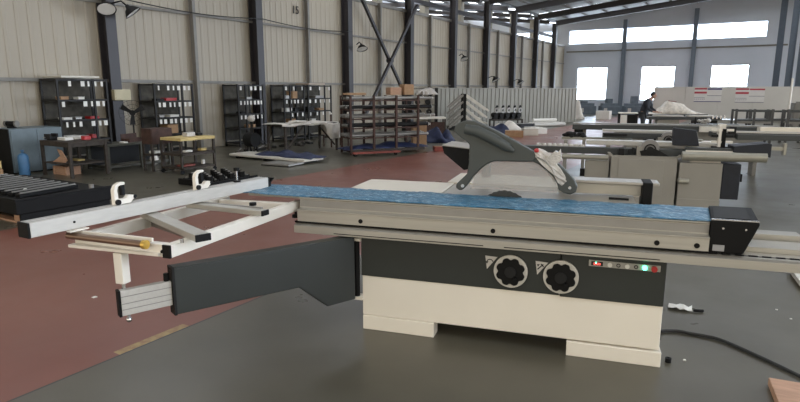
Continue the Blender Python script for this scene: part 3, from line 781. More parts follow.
# small dark table by the person
t = thing('small_table','small dark-framed table with a white panel, left of the standing person','table',(-3.62,18.75,0),AZ)
MB().box(0,.55,0,.5,.84,.87).build('table_top', whitep, t)
for x, y in ((0,0),(.5,0),(0,.45),(.5,.45)): MB().box(x,x+.05,y,y+.05,0,.84).build('leg', blackm, t)
MB().box(.06,.24,.02,.04,.55,.80).build('white_panel', paper, t); MB().box(.27,.5,.1,.4,.3,.80).build('drawer_box', blackm, t)

# ------------------------------------------------------------------ partitions
def panel_wall(a, b, h, name, label, m, pitch=.22, dep=.03):
    a = Vector(a); b = Vector(b); Ld = (b-a).length; rz = math.atan2((b-a).y,(b-a).x)
    t = thing(name, label, 'partition', (a.x,a.y,0), rz)
    V = []; F = []; x = 0; prof = []
    while x < Ld: prof += [(x,0),(x+pitch*.6,0),(x+pitch*.68,-dep),(x+pitch*.92,-dep)]; x += pitch
    for (xx,d_) in prof: V += [(xx,d_,.02),(xx,d_,h),(xx,d_+.03,h),(xx,d_+.03,.02)]
    for i in range(len(prof)-1):
        for k in range(4): F.append((i*4+k,i*4+(k+1)%4,(i+1)*4+(k+1)%4,(i+1)*4+k))
    n = (len(prof)-1)*4; F += [(0,1,2,3),(n,n+3,n+2,n+1)]
    MB().add(V,F).build('sheet', m, t)
    MB().box(0,x,-dep-.01,.04,h,h+.04).build('top_rail', m, t)
    MB().box(0,x,-dep-.01,.04,0,.02).build('bottom_rail', m, t)
    return t
panel_wall((-11.75,22.3),(-7.75,28.9),1.60,'corrugated_partition','low light grey corrugated sheet partition between the cantilever rack and the windows',partm)
t = thing('white_partition','long off-white board partition carrying two banners below the far windows','partition',(-5.05,35.5,0))
for k in range(5): MB().box(k*1.6,k*1.6+1.585,0,.05,.05,1.72).build('panel', boardm, t, bevel=.004)
for k in range(6): MB().box(k*1.6-.02 if k else 0,k*1.6+.02,.051,.09,0,1.70).build('post', boardm, t)
def banner(x, y, w, h, z, label):
    t = thing('banner', label, 'banner', (x,y,z))
    MB().box(0,w,-.012,0,0,h).build('banner_sheet', bannw, t)
    m1 = MB(); m1.box(0,w*.46,-.015,-.0125,h*.86,h*.97); m1.box(0,w*.46,-.015,-.0125,h*.58,h*.72); m1.build('red_bar', bannr, t)
    MB().box(w*.48,w,-.015,-.0125,h*.84,h*.95).build('title_bar', bannr if 'right' in label else bannb, t)
    q = MB(); q.box(w*.48,w,-.015,-.0125,h*.42,h*.46); q.box(0,w*.40,-.015,-.0125,h*.28,h*.31)
    for k in range(6): q.box(w*(.02+k*.07),w*(.05+k*.07),-.015,-.0125,h*.16,h*.22)
    q.build('print_line', bannp, t)
    MB().box(0,w,-.015,-.0125,0,h*.05).build('bottom_bar', bannb if 'left' in label else bannp, t)
banner(-3.02,35.499,1.30,.76,.92,'left of the two red and blue banners on the white partition')
banner(-1.08,35.499,1.30,.76,.90,'right of the two red banners on the white partition')

# ------------------------------------------------------------------ left side: tag racks
backm = mat('dark_mesh_panel', (.06,.055,.043), .8, var=.4, scale=7)  # dark back panel colour, varied by noise
def tag_rack(x, y0, y1, h, label, nsh=4, cards_n=(7,7,7,0), depth=.55, seed=1):
    """front faces +X; x is the front plane; runs along Y"""
    t = thing('tag_rack', label, 'rack', (x,y0,0), 0, 'black racks with white tags along the left wall')
    L_ = y1-y0; rr = random.Random(seed)
    for (px_,py_) in ((0,0),(0,L_),(-depth,0),(-depth,L_),(0,L_*.3) if L_ < 1.0 else (0,L_*.72)):
        MB().box(px_-.02,px_+.02,py_-.02,py_+.02,0,h).build('upright', rackm, t)
    MB().box(-depth+.005,-depth+.012,.03,L_-.03,.15,h-.03).build('back_panel', backm, t)
    for k in range(nsh+1):
        z = h-.02-k*(h-.12)/nsh
        s = MB(); s.box(-depth,.0,.016,L_-.016,z-.008,z+.004) if k else s.box(-depth,-depth+.03,.0,L_,z-.02,z)
        s.box(-.012,.012,.016,L_-.016,z-.025,z+.010); s.box(-depth-.012,-depth+.012,.016,L_-.016,z-.02,z+.01)
        s.box(-depth,0,-.012,.012,z-.02,z+.01).box(-depth,0,L_-.012,L_+.012,z-.02,z+.01)
        so_ = s.build('shelf', rackm, t)
        if k < len(cards_n):
            for j in range(cards_n[k]):
                if rr.random() < .15: continue
                yy = .10+(L_-.2)*j/max(1,cards_n[k]-1)+rr.uniform(-.02,.02); w = rr.choice((.04,.05,.06,.08))
                MB().box(.014,.018,yy-w/2,yy+w/2,z-.135,z-.03).build('tag_card', paper, so_)
    return t
R1 = tag_rack(-12.1,6.5,7.55,1.78,'black steel tag rack nearest the camera, behind the rusty bench',4,(7,7,7,0),.6,1)
R2 = tag_rack(-12.1,8.72,9.8,1.70,'black steel tag rack just right of the pedestal fan',4,(7,7,7,0),.55,2)
R3 = tag_rack(-12.1,11.3,12.25,1.70,'black tag rack left of the second column',4,(5,7,6,0),.55,3)
R4 = tag_rack(-12.05,13.06,13.95,1.70,'black tag rack right of the second column, behind the cloth table',4,(3,5,4,0),.5,4)
R5 = tag_rack(-12.05,14.15,15.3,1.70,'black tag rack furthest right of the five, ending past the slim post',4,(3,5,4,0),.5,6)
def shz(h, k, n=4): return h-.02-k*(h-.12)/n + .011
items = []
cols_ = {'white':paper,'red':redm,'brown':carton,'grey':alug,'yellow':yellow,'black':blackm}
shelf_n = {1:'second',2:'third',3:'fourth',4:'lowest'}
def put(rackx, y0, h, k, dy, c, w, l, hh, desc, rack):
    z = shz(h,k)
    t = thing('parts_box', 'small %s %s on the %s shelf of the tag rack %s' % (c, desc, shelf_n[k], rack), 'box', (rackx-.22, y0+dy, z), 0, 'small parts on the tag racks')
    MB().box(-w/2,w/2,-l/2,l/2,0,hh).build('box_tray', cols_[c], t, bevel=.006)
    MB().box(-w/2-.005,w/2+.005,-l/2-.005,l/2+.005,hh+.0005,hh+.014).build('box_lid', cols_[c], t, bevel=.003)
n1 = 'nearest the camera'; n2 = 'right of the fan'; n3 = 'left of the second column'; n4 = 'behind the cloth table'; n5 = 'furthest right'
for a in ((1,.20,'brown',.2,.16,.05,'carton'),(1,.55,'white',.2,.13,.04,'carton'),(2,.22,'white',.2,.18,.03,'tray'),(2,.45,'grey',.2,.14,.04,'tray'),(2,.80,'red',.2,.2,.04,'tray'),(3,.3,'white',.25,.3,.07,'box'),(3,.75,'red',.2,.12,.07,'box'),(3,.55,'grey',.2,.14,.06,'box')):
    put(-12.1,6.5,1.78,a[0],a[1],a[2],a[3],a[4],a[5],a[6],n1)
for a in ((1,.55,'red',.2,.30,.05,'tray'),(1,.25,'black',.2,.2,.04,'tray'),(2,.6,'white',.22,.26,.04,'tray'),(2,.25,'grey',.2,.14,.05,'carton'),(3,.5,'brown',.3,.3,.20,'carton'),(3,.20,'black',.3,.2,.12,'carton')):
    put(-12.1,8.72,1.70,a[0],a[1],a[2],a[3],a[4],a[5],a[6],n2)
for a in ((1,.5,'grey',.2,.25,.05,'tray'),(2,.3,'black',.2,.2,.05,'tray'),(3,.6,'brown',.2,.25,.07,'tray')):
    put(-12.1,11.3,1.70,a[0],a[1],a[2],a[3],a[4],a[5],a[6],n3)
for a in ((1,.6,'brown',.25,.22,.20,'carton'),(1,.3,'grey',.2,.2,.08,'carton'),(2,.35,'white',.2,.25,.10,'carton'),(2,.7,'black',.2,.2,.10,'carton'),(3,.5,'brown',.2,.25,.16,'carton')):
    put(-12.05,13.06,1.70,a[0],a[1],a[2],a[3],a[4],a[5],a[6],n4)
for a in ((1,.7,'grey',.3,.5,.06,'tray'),(2,.3,'black',.2,.25,.12,'carton'),(2,.8,'brown',.2,.25,.06,'tray'),(3,.4,'white',.2,.2,.12,'carton')):
    put(-12.05,14.15,1.70,a[0],a[1],a[2],a[3],a[4],a[5],a[6],n5)
one(MB().box(-12.68,-12.0,6.55,7.35,1.797,1.835),'white_board',whiteb,'white board lying on top of the nearest tag rack','board',bevel=.004)
one(MB().box(-12.6,-12.05,14.2,15.0,1.715,1.76),'flat_carton',mat('pinkish_card',(.45,.36,.29),.8),'flat pinkish carton lying on top of the furthest right tag rack','carton',bevel=.004)
# partial rack at the left edge
t = thing('open_rack','dark rack upright cut off by the left edge, carrying cartons','rack',(-11.9,4.55,0))
for y in (-.6,.52): 
    for x in (0,-.5): MB().box(x-.03,x+.03,y-.03,y+.03,0,1.7).build('upright', rackm, t)
for z in (.25,.95,1.6): MB().box(-.5,0,-.57,.49,z-.02,z).build('shelf', rackm, t)

# steel cabinet, blue cylinder, cartons
t = thing('steel_cabinet','grey-blue steel cabinet against the wall left of the nearest tag rack','cabinet',(-12.4,5.32,0))
MB().box(0,.72,0,.95,.03,.84).build('cabinet_body', cabblue, t, bevel=.006)
MB().box(.722,.735,.02,.47,.06,.82).build('cabinet_door', cabblue, t, bevel=.003)
MB().box(.722,.735,.48,.93,.06,.82).build('cabinet_door', cabblue, t, bevel=.003)
MB().box(0,.72,-.014,-.001,.03,.84).build('shaded_side', blackm, t)  # shade on the cabinet's near side, put in as a black sheet
MB().box(.04,.68,.04,.91,0,.03).build('plinth', black, t)
t = thing('bench_grinder','small dark bench grinder standing on the grey-blue cabinet','tool',(-12.05,5.55,.842),R(20))
MB().tube([(-.09,0,.08),(.09,0,.08)],.05,14).build('motor', blackm, t); MB().tube([(-.13,0,.08),(-.095,0,.08)],.06,16).build('grinding_wheel', trimm, t); MB().tube([(.095,0,.08),(.13,0,.08)],.06,16).build('grinding_wheel', trimm, t); MB().box(-.06,.06,-.05,.05,0,.03).build('base', blackm, t)
t = thing('gas_cylinder','short bright blue gas cylinder on the floor in front of the grey-blue cabinet','cylinder',(-11.35,5.35,0))
def lathe(prof, n=24):
    V = []; F = []
    for (r,z) in prof:
        for k in range(n): a = 2*math.pi*k/n; V.append((r*math.cos(a), r*math.sin(a), z))
    for j in range(len(prof)-1):
        for k in range(n): F.append((j*n+k,j*n+(k+1)%n,(j+1)*n+(k+1)%n,(j+1)*n+k))
    F += [tuple(range(n)), tuple(range((len(prof)-1)*n,len(prof)*n))]
    return MB().add(V,F)
lathe([(.085,0),(.09,.02),(.09,.34),(.08,.38),(.05,.41),(.03,.42)]).build('cylinder_body', bluecyl, t, smooth=True)
lathe([(.018,.42),(.018,.45),(.03,.455),(.03,.475),(.01,.48)]).build('valve', bluecyl, t)
for i,(x,y,z,w,l,h,lb) in enumerate(((-11.35,4.70,.0,.4,.42,.20,'brown carton on the floor at the left edge, lower of two'),(-11.35,4.72,.202,.34,.36,.13,'smaller yellowish carton stacked on another at the left edge'))):
    t = thing('carton', lb, 'carton', (x,y,z), R(8*i), 'cartons at the left edge')
    MB().box(-w/2,w/2,-l/2,l/2,0,h-.004).build('carton_body', yellow if i else carton, t, bevel=.004); MB().box(-w/2,w/2,-.03,.03,h-.0035,h-.001).build('tape', paper, t)

# rusty bench
t = thing('workbench','rusty brown welded workbench in front of the nearest tag rack','workbench',(-11.25,5.62,0))
W_, L_ = .95, .72
MB().box(0,W_,0,L_,.61,.64).build('bench_top', rust, t)
for x, y in ((0,0),(W_-.05,0),(0,L_-.05),(W_-.05,L_-.05)): MB().box(x,x+.05,y,y+.05,0,.61).build('leg', rust, t)
MB().box(.05,W_-.05,.03,L_-.03,.22,.245).build('lower_shelf', rust, t)
MB().box(W_-.04,W_-.01,.05,L_-.05,.55,.61).build('apron', rust, t); MB().box(.05,W_-.05,0,.03,.55,.61).build('apron', rust, t)
t = thing('bench_vise','black bench vise at the left end of the rusty bench','vise',(-11.05,5.75,.642),R(200))
MB().box(-.05,.05,-.08,.08,0,.06).build('vise_base', blackm, t); MB().box(-.06,.06,.085,.12,.02,.12).build('vise_jaw', blackm, t); MB().box(-.06,.06,-.08,-.04,.06,.12).build('vise_jaw', blackm, t); MB().tube([(0,.12,.06),(0,.2,.06)],.012,8).build('vise_screw', chrome, t)
bi = [(-10.85,5.88,.642,.25,.16,.05,paper,'white folded papers on the rusty bench','papers'),(-10.6,6.12,.642,.12,.12,.07,redm,'small red and white packet on the rusty bench','packet'),
      (-10.95,6.12,.642,.2,.15,.04,whiteb,'pale box lying on the rusty bench behind the papers','box'),(-10.85,6.05,.247,.3,.14,.03,yellow,'yellowish plank on the lower shelf of the rusty bench','plank')]
for x,y,z,w,l,h,m,lb,ct in bi: one(MB().box(x-w/2,x+w/2,y-l/2,y+l/2,z,z+h),ct.replace('papers','paper_stack'),m,lb,ct,bevel=.006)
t = thing('wooden_board','broken plywood piece leaning under the rusty bench','board',(-10.75,5.72,.25),R(5))
MB().prism([(-.25,0),(-.02,.12),(-.10,.24),(.02,.22),(.16,.05),(.10,0)],'y',-.01,.01).build('plywood', wood, t)
t = thing('wooden_crate','small plywood crate on the floor beneath the rusty bench','crate',(-10.95,5.9,0))
MB().box(-.22,.22,-.14,.14,.0,.16).build('crate_body', wood, t, bevel=.004)
for x in (-.15,.15): MB().box(x-.02,x+.02,-.15,-.141,.0,.16).build('crate_slat', wood, t)

# pedestal fan
t = thing('pedestal_fan','black pedestal fan with a large open cage between two tag racks','fan',(-11.85,7.95,0),R(-30))
MB().tube([(0,0,.0),(0,0,.03)],.22,24).build('fan_base', blackm, t)
MB().tube([(0,0,.03),(0,0,1.02)],.018,10).build('fan_pole', blackm, t)
cg = MB(); 
for r in (.10,.19,.28): cg.ring((.06,0,1.05),r,r-.006,'x',.006,32)
for k in range(16):
    a = 2*math.pi*k/16; cg.beam((.06,.03*math.cos(a),1.05+.03*math.sin(a)),(.06,.28*math.cos(a),1.05+.28*math.sin(a)),.004,.004)
cg.build('fan_cage', blackm, t)
MB().tube([(-.10,0,1.05),(.03,0,1.05)],.06,16).build('fan_motor', blackm, t)
for k in range(3):
    a = 2*math.pi*k/3+.5; c_, s_ = math.cos(a), math.sin(a)
    MB().add([(.03,.04*c_-.03*s_,1.05+.04*s_+.03*c_),(.045,.04*c_+.03*s_,1.05+.04*s_-.03*c_),(.05,.26*c_+.07*s_,1.05+.26*s_-.07*c_),(.02,.26*c_-.05*s_,1.05+.26*s_+.05*c_),
              (.034,.04*c_-.03*s_,1.05+.04*s_+.03*c_),(.049,.04*c_+.03*s_,1.05+.04*s_-.03*c_),(.054,.26*c_+.07*s_,1.05+.26*s_-.07*c_),(.024,.26*c_-.05*s_,1.05+.26*s_+.05*c_)],
             [(0,1,2,3),(7,6,5,4),(0,4,5,1),(1,5,6,2),(2,6,7,3),(3,7,4,0)]).build('fan_blade', blackm, t)

# long low bench
t = thing('workbench','long low grey-green steel frame bench between the rusty bench and the trolley','workbench',(-11.3,6.5,0))
L_ = 1.45; W_ = .7
MB().box(0,W_,0,L_,.47,.50).build('bench_top', benchm, t)
for x, y in ((0,0),(W_-.06,0),(0,L_-.06),(W_-.06,L_-.06),(W_-.06,L_*.5)): MB().box(x,x+.06,y,y+.06,0,.47).build('leg', benchm, t)
MB().box(W_-.05,W_-.02,.06,L_-.06,.05,.10).build('lower_rail', benchm, t); MB().box(.06,W_-.06,0,.03,.05,.10).build('lower_rail', benchm, t)
MB().box(.05,.07,.06,L_-.06,.06,.46).build('back_panel', blackm, t)
t = thing('metal_toolbox','open dark red toolbox on the long low bench','toolbox',(-11.0,7.35,.502),R(15))
MB().box(-.1,.1,-.22,.22,0,.07).build('toolbox_body', rustred, t); MB().box(-.12,-.105,-.22,.22,.03,.16).build('toolbox_lid', rustred, t)
sm = [(-10.75,7.55,.08,.06,.10,brass,'small brass-coloured fitting on the low bench'),(-10.70,7.78,.05,.05,.14,rustred,'thin reddish can on the low bench'),(-10.8,7.0,.14,.1,.03,paper,'flat white tag pile on the low bench'),(-10.98,6.75,.2,.1,.04,blackm,'flat black tool on the left of the low bench')]
for x,y,w,l,h,m,lb in sm: one(MB().box(x-w/2,x+w/2,y-l/2,y+l/2,.502,.502+h),'bench_item',m,lb,'tool',bevel=.01)
t = thing('white_bag','crumpled white bag on the floor under the long low bench','bag',(-10.75,7.62,0))
MB().ball((0,0,.1),.09,.1,.11,8,6).build('bag_body', clothm, t); MB().tube([(0,0,.2),(.02,.02,.27)],.02,6).build('bag_neck', clothm, t)

# three-shelf trolley
t = thing('tool_trolley','brown steel trolley with a yellow top shelf right of the low bench','trolley',(-9.6,6.95,0))
W_, L_ = .6, .8
for x, y in ((0,0),(W_-.04,0),(0,L_-.04),(W_-.04,L_-.04)): MB().box(x,x+.04,y,y+.04,.08,.62).build('upright', rust, t)
for x, y in ((.02,.02),(W_-.02,.02),(.02,L_-.02),(W_-.02,L_-.02)): MB().tube([(x-.012,y,.04),(x+.012,y,.04)],.039,14).build('caster', black, t)
MB().box(.02,W_+.01,0,L_,.621,.675).build('top_shelf', yellow, t, bevel=.004)
MB().box(0,W_,0,L_,.34,.385).build('middle_shelf', rust, t); MB().box(0,W_,0,L_,.09,.12).build('bottom_shelf', rust, t)
tr = [(-9.25,7.35,.677,.14,.2,.08,glassb,'crumpled clear plastic on the yellow trolley shelf'),(-9.3,7.62,.677,.1,.12,.05,blackm,'black fitting on the yellow trolley shelf'),
      (-9.2,7.25,.387,.12,.16,.04,paper,'white paper roll on the trolley middle shelf'),(-9.2,7.6,.387,.12,.14,.05,yellow,'yellow tin on the trolley middle shelf'),
      (-9.2,7.2,.122,.2,.28,.04,reddk,'red tool on the trolley bottom shelf'),(-9.2,7.6,.122,.06,.06,.09,paper,'small white bottle on the trolley bottom shelf')]
for x,y,z,w,l,h,m,lb in tr: one(MB().box(x-w/2,x+w/2,y-l/2,y+l/2,z,z+h),'trolley_item',m,lb,'tool',bevel=.015)
t = thing('brown_cabinet','small brown metal cabinet standing on legs left of the trolley','cabinet',(-10.15,6.95,0))
MB().box(0,.30,0,.48,.52,.82).build('cabinet_body', rustred, t, bevel=.004); 
for x,y in ((0,0),(.26,0),(0,.44),(.26,.44)): MB().box(x,x+.04,y,y+.04,0,.519).build('leg', rust, t)
MB().box(.301,.31,.02,.46,.54,.80).build('cabinet_door', rustred, t); MB().box(0,.3,0,.48,.30,.33).build('shelf', rust, t)
one(MB().box(-10.1,-9.9,7.05,7.25,.331,.38),'trolley_item',paper,'white dish on the shelf of the small brown cabinet','dish',bevel=.015)

# motor drum on a stand and cloth table
t = thing('drum_stand','black round drum on legs left of the cloth-covered table','drum',(-10.45,10.15,0))
MB().tube([(-.15,0,.36),(.12,0,.36)],.17,24).build('drum', blackm, t)
for x in (-.12,.10): MB().beam((x,-.08,0),(x,-.02,.25),.03,.03).build('leg', blackm, t); MB().beam((x,.08,0),(x,.02,.25),.03,.03).build('leg', blackm, t)
MB().tube([(0,0,.53),(0,0,.80)],.03,10).build('drum_stem', blackm, t)
MB().ball((0,0,.87),.10,.10,.08).build('white_hood', glassb, t)
tt = thing('long_table','dark steel table under the draped white cloth','table',(-10.25,10.45,0),R(-8))
MB().box(0,.7,0,1.75,.70,.73).build('table_top', rust, tt)
for x, y in ((0,0),(.65,0),(0,1.70),(.65,1.70)): MB().box(x,x+.05,y,y+.05,0,.70).build('leg', rust, tt)
MB().beam((.675,.05,.15),(.675,.6,.68),.03,.03).build('diagonal_brace', rust, tt); MB().beam((.675,1.65,.15),(.675,1.1,.68),.03,.03).build('diagonal_brace', rust, tt)
# cloth: draped grid
V = []; F = []; nx, ny = 14, 40; rr = random.Random(3)
for i in range(nx+1):
    for j in range(ny+1):
        u = -.06+.86*i/nx; v = -.10+2.15*j/ny; z = .738+.012*math.sin(v*9+u*4)+rr.random()*.008; x = u; y = v
        drop = .05 if v < 1.2 else .42*(min(1,(v-1.2)/.25))
        if u > .73: z -= min(1,(u-.73)/.07)*drop; x = .735+.02*math.sin(v*26)
        if v > 1.80: z = min(z,.735-(v-1.80)*1.5); y = 1.80+.03*math.sin(u*22)
        V.append((x,y,max(z,.12)))
for i in range(nx):
    for j in range(ny): a = i*(ny+1)+j; F.append((a,a+1,a+ny+2,a+ny+1))
cl = MB().add(V,F).build('draped_cloth', clothm, None, smooth=True); cl.location = (-10.25,10.45,0); cl.rotation_euler = (0,0,R(-8))
cl.modifiers.new('s','SOLIDIFY').thickness = .006; tag(cl,'crumpled white cloth draped over the long table, hanging to the right','cloth')
one(MB().box(-9.9,-9.6,10.85,11.2,.775,.80),'white_tray',paper,'flat white box lying on the draped cloth','box',bevel=.005)
# small steel frame right of the table
t = thing('pipe_stand','dark steel pipe stand with pale tips right of the cloth table','stand',(-9.9,12.55,0),R(-20))
for x, y in ((0,0),(.0,.55),(-.4,0),(-.4,.55)): MB().tube([(x,y,0),(x,y,.9 if x == 0 else .7)],.022,8).build('upright', rustred, t)
for z in (.25,.62): MB().box(-.4,0,.0,.03,z,z+.03).build('rail', rust, t); MB().box(-.015,.015,0,.55,z,z+.03).build('rail', rust, t); MB().box(-.415,-.385,0,.55,z,z+.03).build('rail', rust, t)
MB().beam((0,.02,.62),(0,.5,.28),.025,.025).build('diagonal_brace', rust, t)
for y in (0,.55): MB().ball((0,y,.92),.03).build('pale_tip', whitep, t)
# scrap along the wall base
rr = random.Random(21)
for k in range(9):
    y = 10.2+k*.36+rr.uniform(-.05,.05); x = -11.0+rr.uniform(-.2,.2)
    t = thing('scrap_part', 'dark metal offcut lying on the floor in front of the tag racks', 'scrap', (x,y,0), rr.uniform(0,3), 'dark offcuts along the wall')
    MB().box(-.14,.14,-.06,.06,0,.05).build('offcut', blackm if k%3 else rust, t, bevel=.008); MB().tube([(-.1,0,.05),(.1,0,.10)],.02,8).build('offcut_pipe', rust if k%2 else alug, t)

# white boards with blue sheet on the floor
t = thing('board_stack','long white board on the floor under the left blue sheet','board',(-10.4,9.35,0),R(-2))
MB().box(0,2.35,0,.62,.05,.10).build('board', whiteb, t, bevel=.01)
for x in (.2,1.1,2.1): MB().box(x,x+.08,.02,.6,0,.05).build('batten', black, t)
t = thing('grey_panel','grey metal panel lying half under the blue sheet, at its right end','panel',(-8.75,8.72,0),R(4))
MB().box(0,.72,0,.5,.02,.05).build('panel', alug, t); MB().box(.0,.72,.0,.02,0,.02).build('batten', black, t)
def sheet(loc, rz, lx, ly, h, label, m=None, seed=2, name='blue_sheet', cat='sheet', n=(34,16)):
    rr = random.Random(seed); ph = [(rr.uniform(2,16),rr.uniform(3,18),rr.uniform(0,6)) for _ in range(7)]
    V = []; F = []; nx, ny = n
    for i in range(nx+1):
        for j in range(ny+1):
            u = i/nx; v = j/ny; e = min(1,4*min(u,1-u))**.5*min(1,3.2*min(v,1-v))**.6
            w = sum(math.sin(a*u*lx+b*v*ly+c_) for a,b,c_ in ph)/7
            jx = (.05*math.sin(v*9+seed) if i in (0,nx) else 0); jy = (.04*math.sin(u*14+seed) if j in (0,ny) else 0)
            V.append((u*lx+jx, v*ly+jy, max(.004, h*e*(.65+.9*w)+.006+rr.random()*.008*e)))
    for i in range(nx):
        for j in range(ny): a = i*(ny+1)+j; F.append((a,a+ny+1,a+ny+2,a+1))
    o = MB().add(V,F).build(name, m or bluesh, None, smooth=True); o.location = loc; o.rotation_euler = (0,0,rz)
    o.modifiers.new('s','SOLIDIFY').thickness = .004
    return tag(o, label, cat)
sheet((-9.75,9.45,.10),R(-2),1.75,.62,.10,'crumpled dark blue sheet heaped on the long white board')

# ------------------------------------------------------------------ profile storage rack
t = thing('profile_rack','rust-brown rack holding long metal profiles left of the herringbone rack','rack',(-8.30,11.25,0),R(56))
RL = 2.0; RD = .7
for k in range(4):
    x = k*(RL-.2)/3+.02
    for y in (0,RD): MB().box(x-.025,x+.025,y-.025,y+.025,.0,1.42).build('upright', rustred, t)
for z in (.10,.42,.66,.88,1.10,1.32):
    s = MB()
    for k in range(4):
        x = k*(RL-.2)/3+.02; s.box(x-.02,x+.02,.025,RD-.025,z-.04,z)
    s.box(.04,RL-.2,-.02,.0,z-.04,z-.01)
    s.build('shelf_arm', rustred, t)
MB().box(0,RL,-.03,0,.06,.12).build('base_rail', rust, t); MB().box(0,RL,RD,RD+.03,.06,.12).build('base_rail', rust, t)
rx, ry, rz_ = -8.30, 11.25, R(56)
def RLp(x,y,z): return (rx+x*math.cos(rz_)-y*math.sin(rz_), ry+x*math.sin(rz_)+y*math.cos(rz_), z)
rr = random.Random(8); lvl = {.42:'lowest',.66:'second',.88:'third',1.10:'fourth',1.32:'top'}
for z, nm in lvl.items():
    for k in range(5):
        mm = rr.choice([trimm,alug,alug,trimm,blackm]); cn = {'grey_steel_trim':'dark grey','grooved_aluminium':'light grey','black_steel':'black'}[mm.name]
        y = .09+k*.125; ln = RL+.12+rr.uniform(-.15,.28); r_ = rr.uniform(.03,.042)
        o = MB().tube([RLp(.0-rr.uniform(0,.05),y,z+r_+.001),RLp(ln,y,z+r_+.001)],r_,10).build('metal_tube', mm, None)
        MB().tube([RLp(ln,y,z+r_+.001),RLp(ln+.012,y,z+r_+.001)],r_*1.05,10).build('tube_end', paper, o)
        pos = ['frontmost','second from the front','middle','second from the back','rearmost'][k]
        tag(o,'%s tube, %s on the %s level of the profile rack' % (cn,pos,nm),'tube','tubes stored on the profile rack')
sheet(RLp(-.15,-.0,.125),R(56),2.3,.62,.11,'dark blue sheet bundled on the bottom of the profile rack',seed=11)
for (x,y,z,w,l,h,m,lb) in ((.25,.35,1.43,.5,.3,.05,carton,'flat brown carton on top of the profile rack, left end'),(1.30,.35,1.43,.3,.3,.18,wood,'wooden block on top of the profile rack, middle'),(1.66,.35,1.43,.26,.3,.26,carton,'upright brown carton on top of the profile rack, right end')):
    t2 = thing('carton', lb, 'carton', RLp(x,y,z), R(56)); MB().box(-w/2,w/2,-l/2,l/2,0,h).build('carton_body', m, t2, bevel=.004); MB().box(-w/2,w/2,-.03,.03,h+.0005,h+.002).build('tape', yellow, t2)
# white wrapped bundle above right end
sheet(RLp(2.0,.1,1.432),R(56),.45,.5,.2,'white wrapped bundle on the right end of the profile rack',glassb,31,'wrapped_bundle','bundle',(16,12))
for i,(x,y,w,l,h,m,lb) in enumerate(((-7.94,13.95,.38,.35,.62,carton,'tall brown carton on the floor right of the profile rack'),(-6.95,13.25,.25,.3,.12,reddk,'low reddish crate at the foot of the profile rack'))):
    t2 = thing('carton', lb, 'carton', (x,y,0), R(40)); MB().box(-w/2,w/2,-l/2,l/2,0,h).build('carton_body', m, t2, bevel=.005); MB().box(-w/2,w/2,-.03,.03,h+.0005,h+.002).build('tape', yellow, t2)
t = thing('pallet_truck','low red-brown pallet truck under the profile rack front','truck',(-8.15,10.72,0),R(56))
MB().box(.3,1.5,0,.16,.06,.10).build('fork', reddk, t); MB().tube([(.35,.03,.03),(.35,.13,.03)],.03,10).build('wheel', black, t); MB().tube([(1.4,.03,.03),(1.4,.13,.03)],.03,10).build('wheel', black, t)

# ------------------------------------------------------------------ things beyond
t = thing('wall_shelf_unit','black shelf unit with round spools beyond the profile rack','shelf',(-10.4,17.2,0),R(35))
for x in (0,1.15):
    for y in (0,.35): MB().box(x-.03,x+.03,y-.03,y+.03,0,1.62).build('upright', blackm, t)
for z in (.72,1.05,1.35,1.6): MB().box(0,1.15,0,.35,z-.02,z).build('shelf', blackm, t)
rr = random.Random(12)
for k, (x,z) in enumerate(((.2,1.05),(.5,1.05),(.85,1.05),(.25,1.35),(.6,1.35),(.95,1.35),(.55,.72),(.9,.72))):
    c_, s_ = math.cos(R(35)), math.sin(R(35)); X = -10.4+x*c_-.15*s_; Y = 17.2+x*s_+.15*c_
    pos = {1.05:'middle',1.35:'upper',.72:'lower'}[z]
    t2 = thing('cable_spool','dark spool on the %s shelf of the black shelf unit' % pos,'spool',(X,Y,z+.09),R(35),'spools on the %s shelf' % pos)
    MB().tube([(0,-.08,0),(0,.08,0)],.05,12).build('spool_core', alug if k%2 else blackm, t2)
    MB().ring((0,-.085,0),.088,.02,'y',.01,16).build('spool_flange', blackm, t2); MB().ring((0,.085,0),.088,.02,'y',.01,16).build('spool_flange', blackm, t2)
t = thing('packing_bench','pale-topped bench with a brown skirt left of the herringbone rack','bench',(-9.95,16.6,0),R(36))
MB().box(0,1.35,0,.5,.60,.66).build('bench_top', whitep, t); MB().box(.05,1.3,.02,.04,.12,.50).build('skirt', rustred, t)
for x,y in ((0,0),(1.3,0),(0,.45),(1.3,.45)): MB().box(x,x+.05,y,y+.05,0,.60).build('leg', rust, t)
for i in range(2):
    t2 = thing('pipe_post','short dark post with a pale round tip, %s of two before the pale bench' % ('left','right')[i],'post',(-9.3+.16*i,14.9+.3*i,0))
    MB().tube([(0,0,0),(0,0,.95)],.025,8).build('pipe', blackm, t2); MB().ball((0,0,.98),.045).build('pale_tip', whitep, t2)
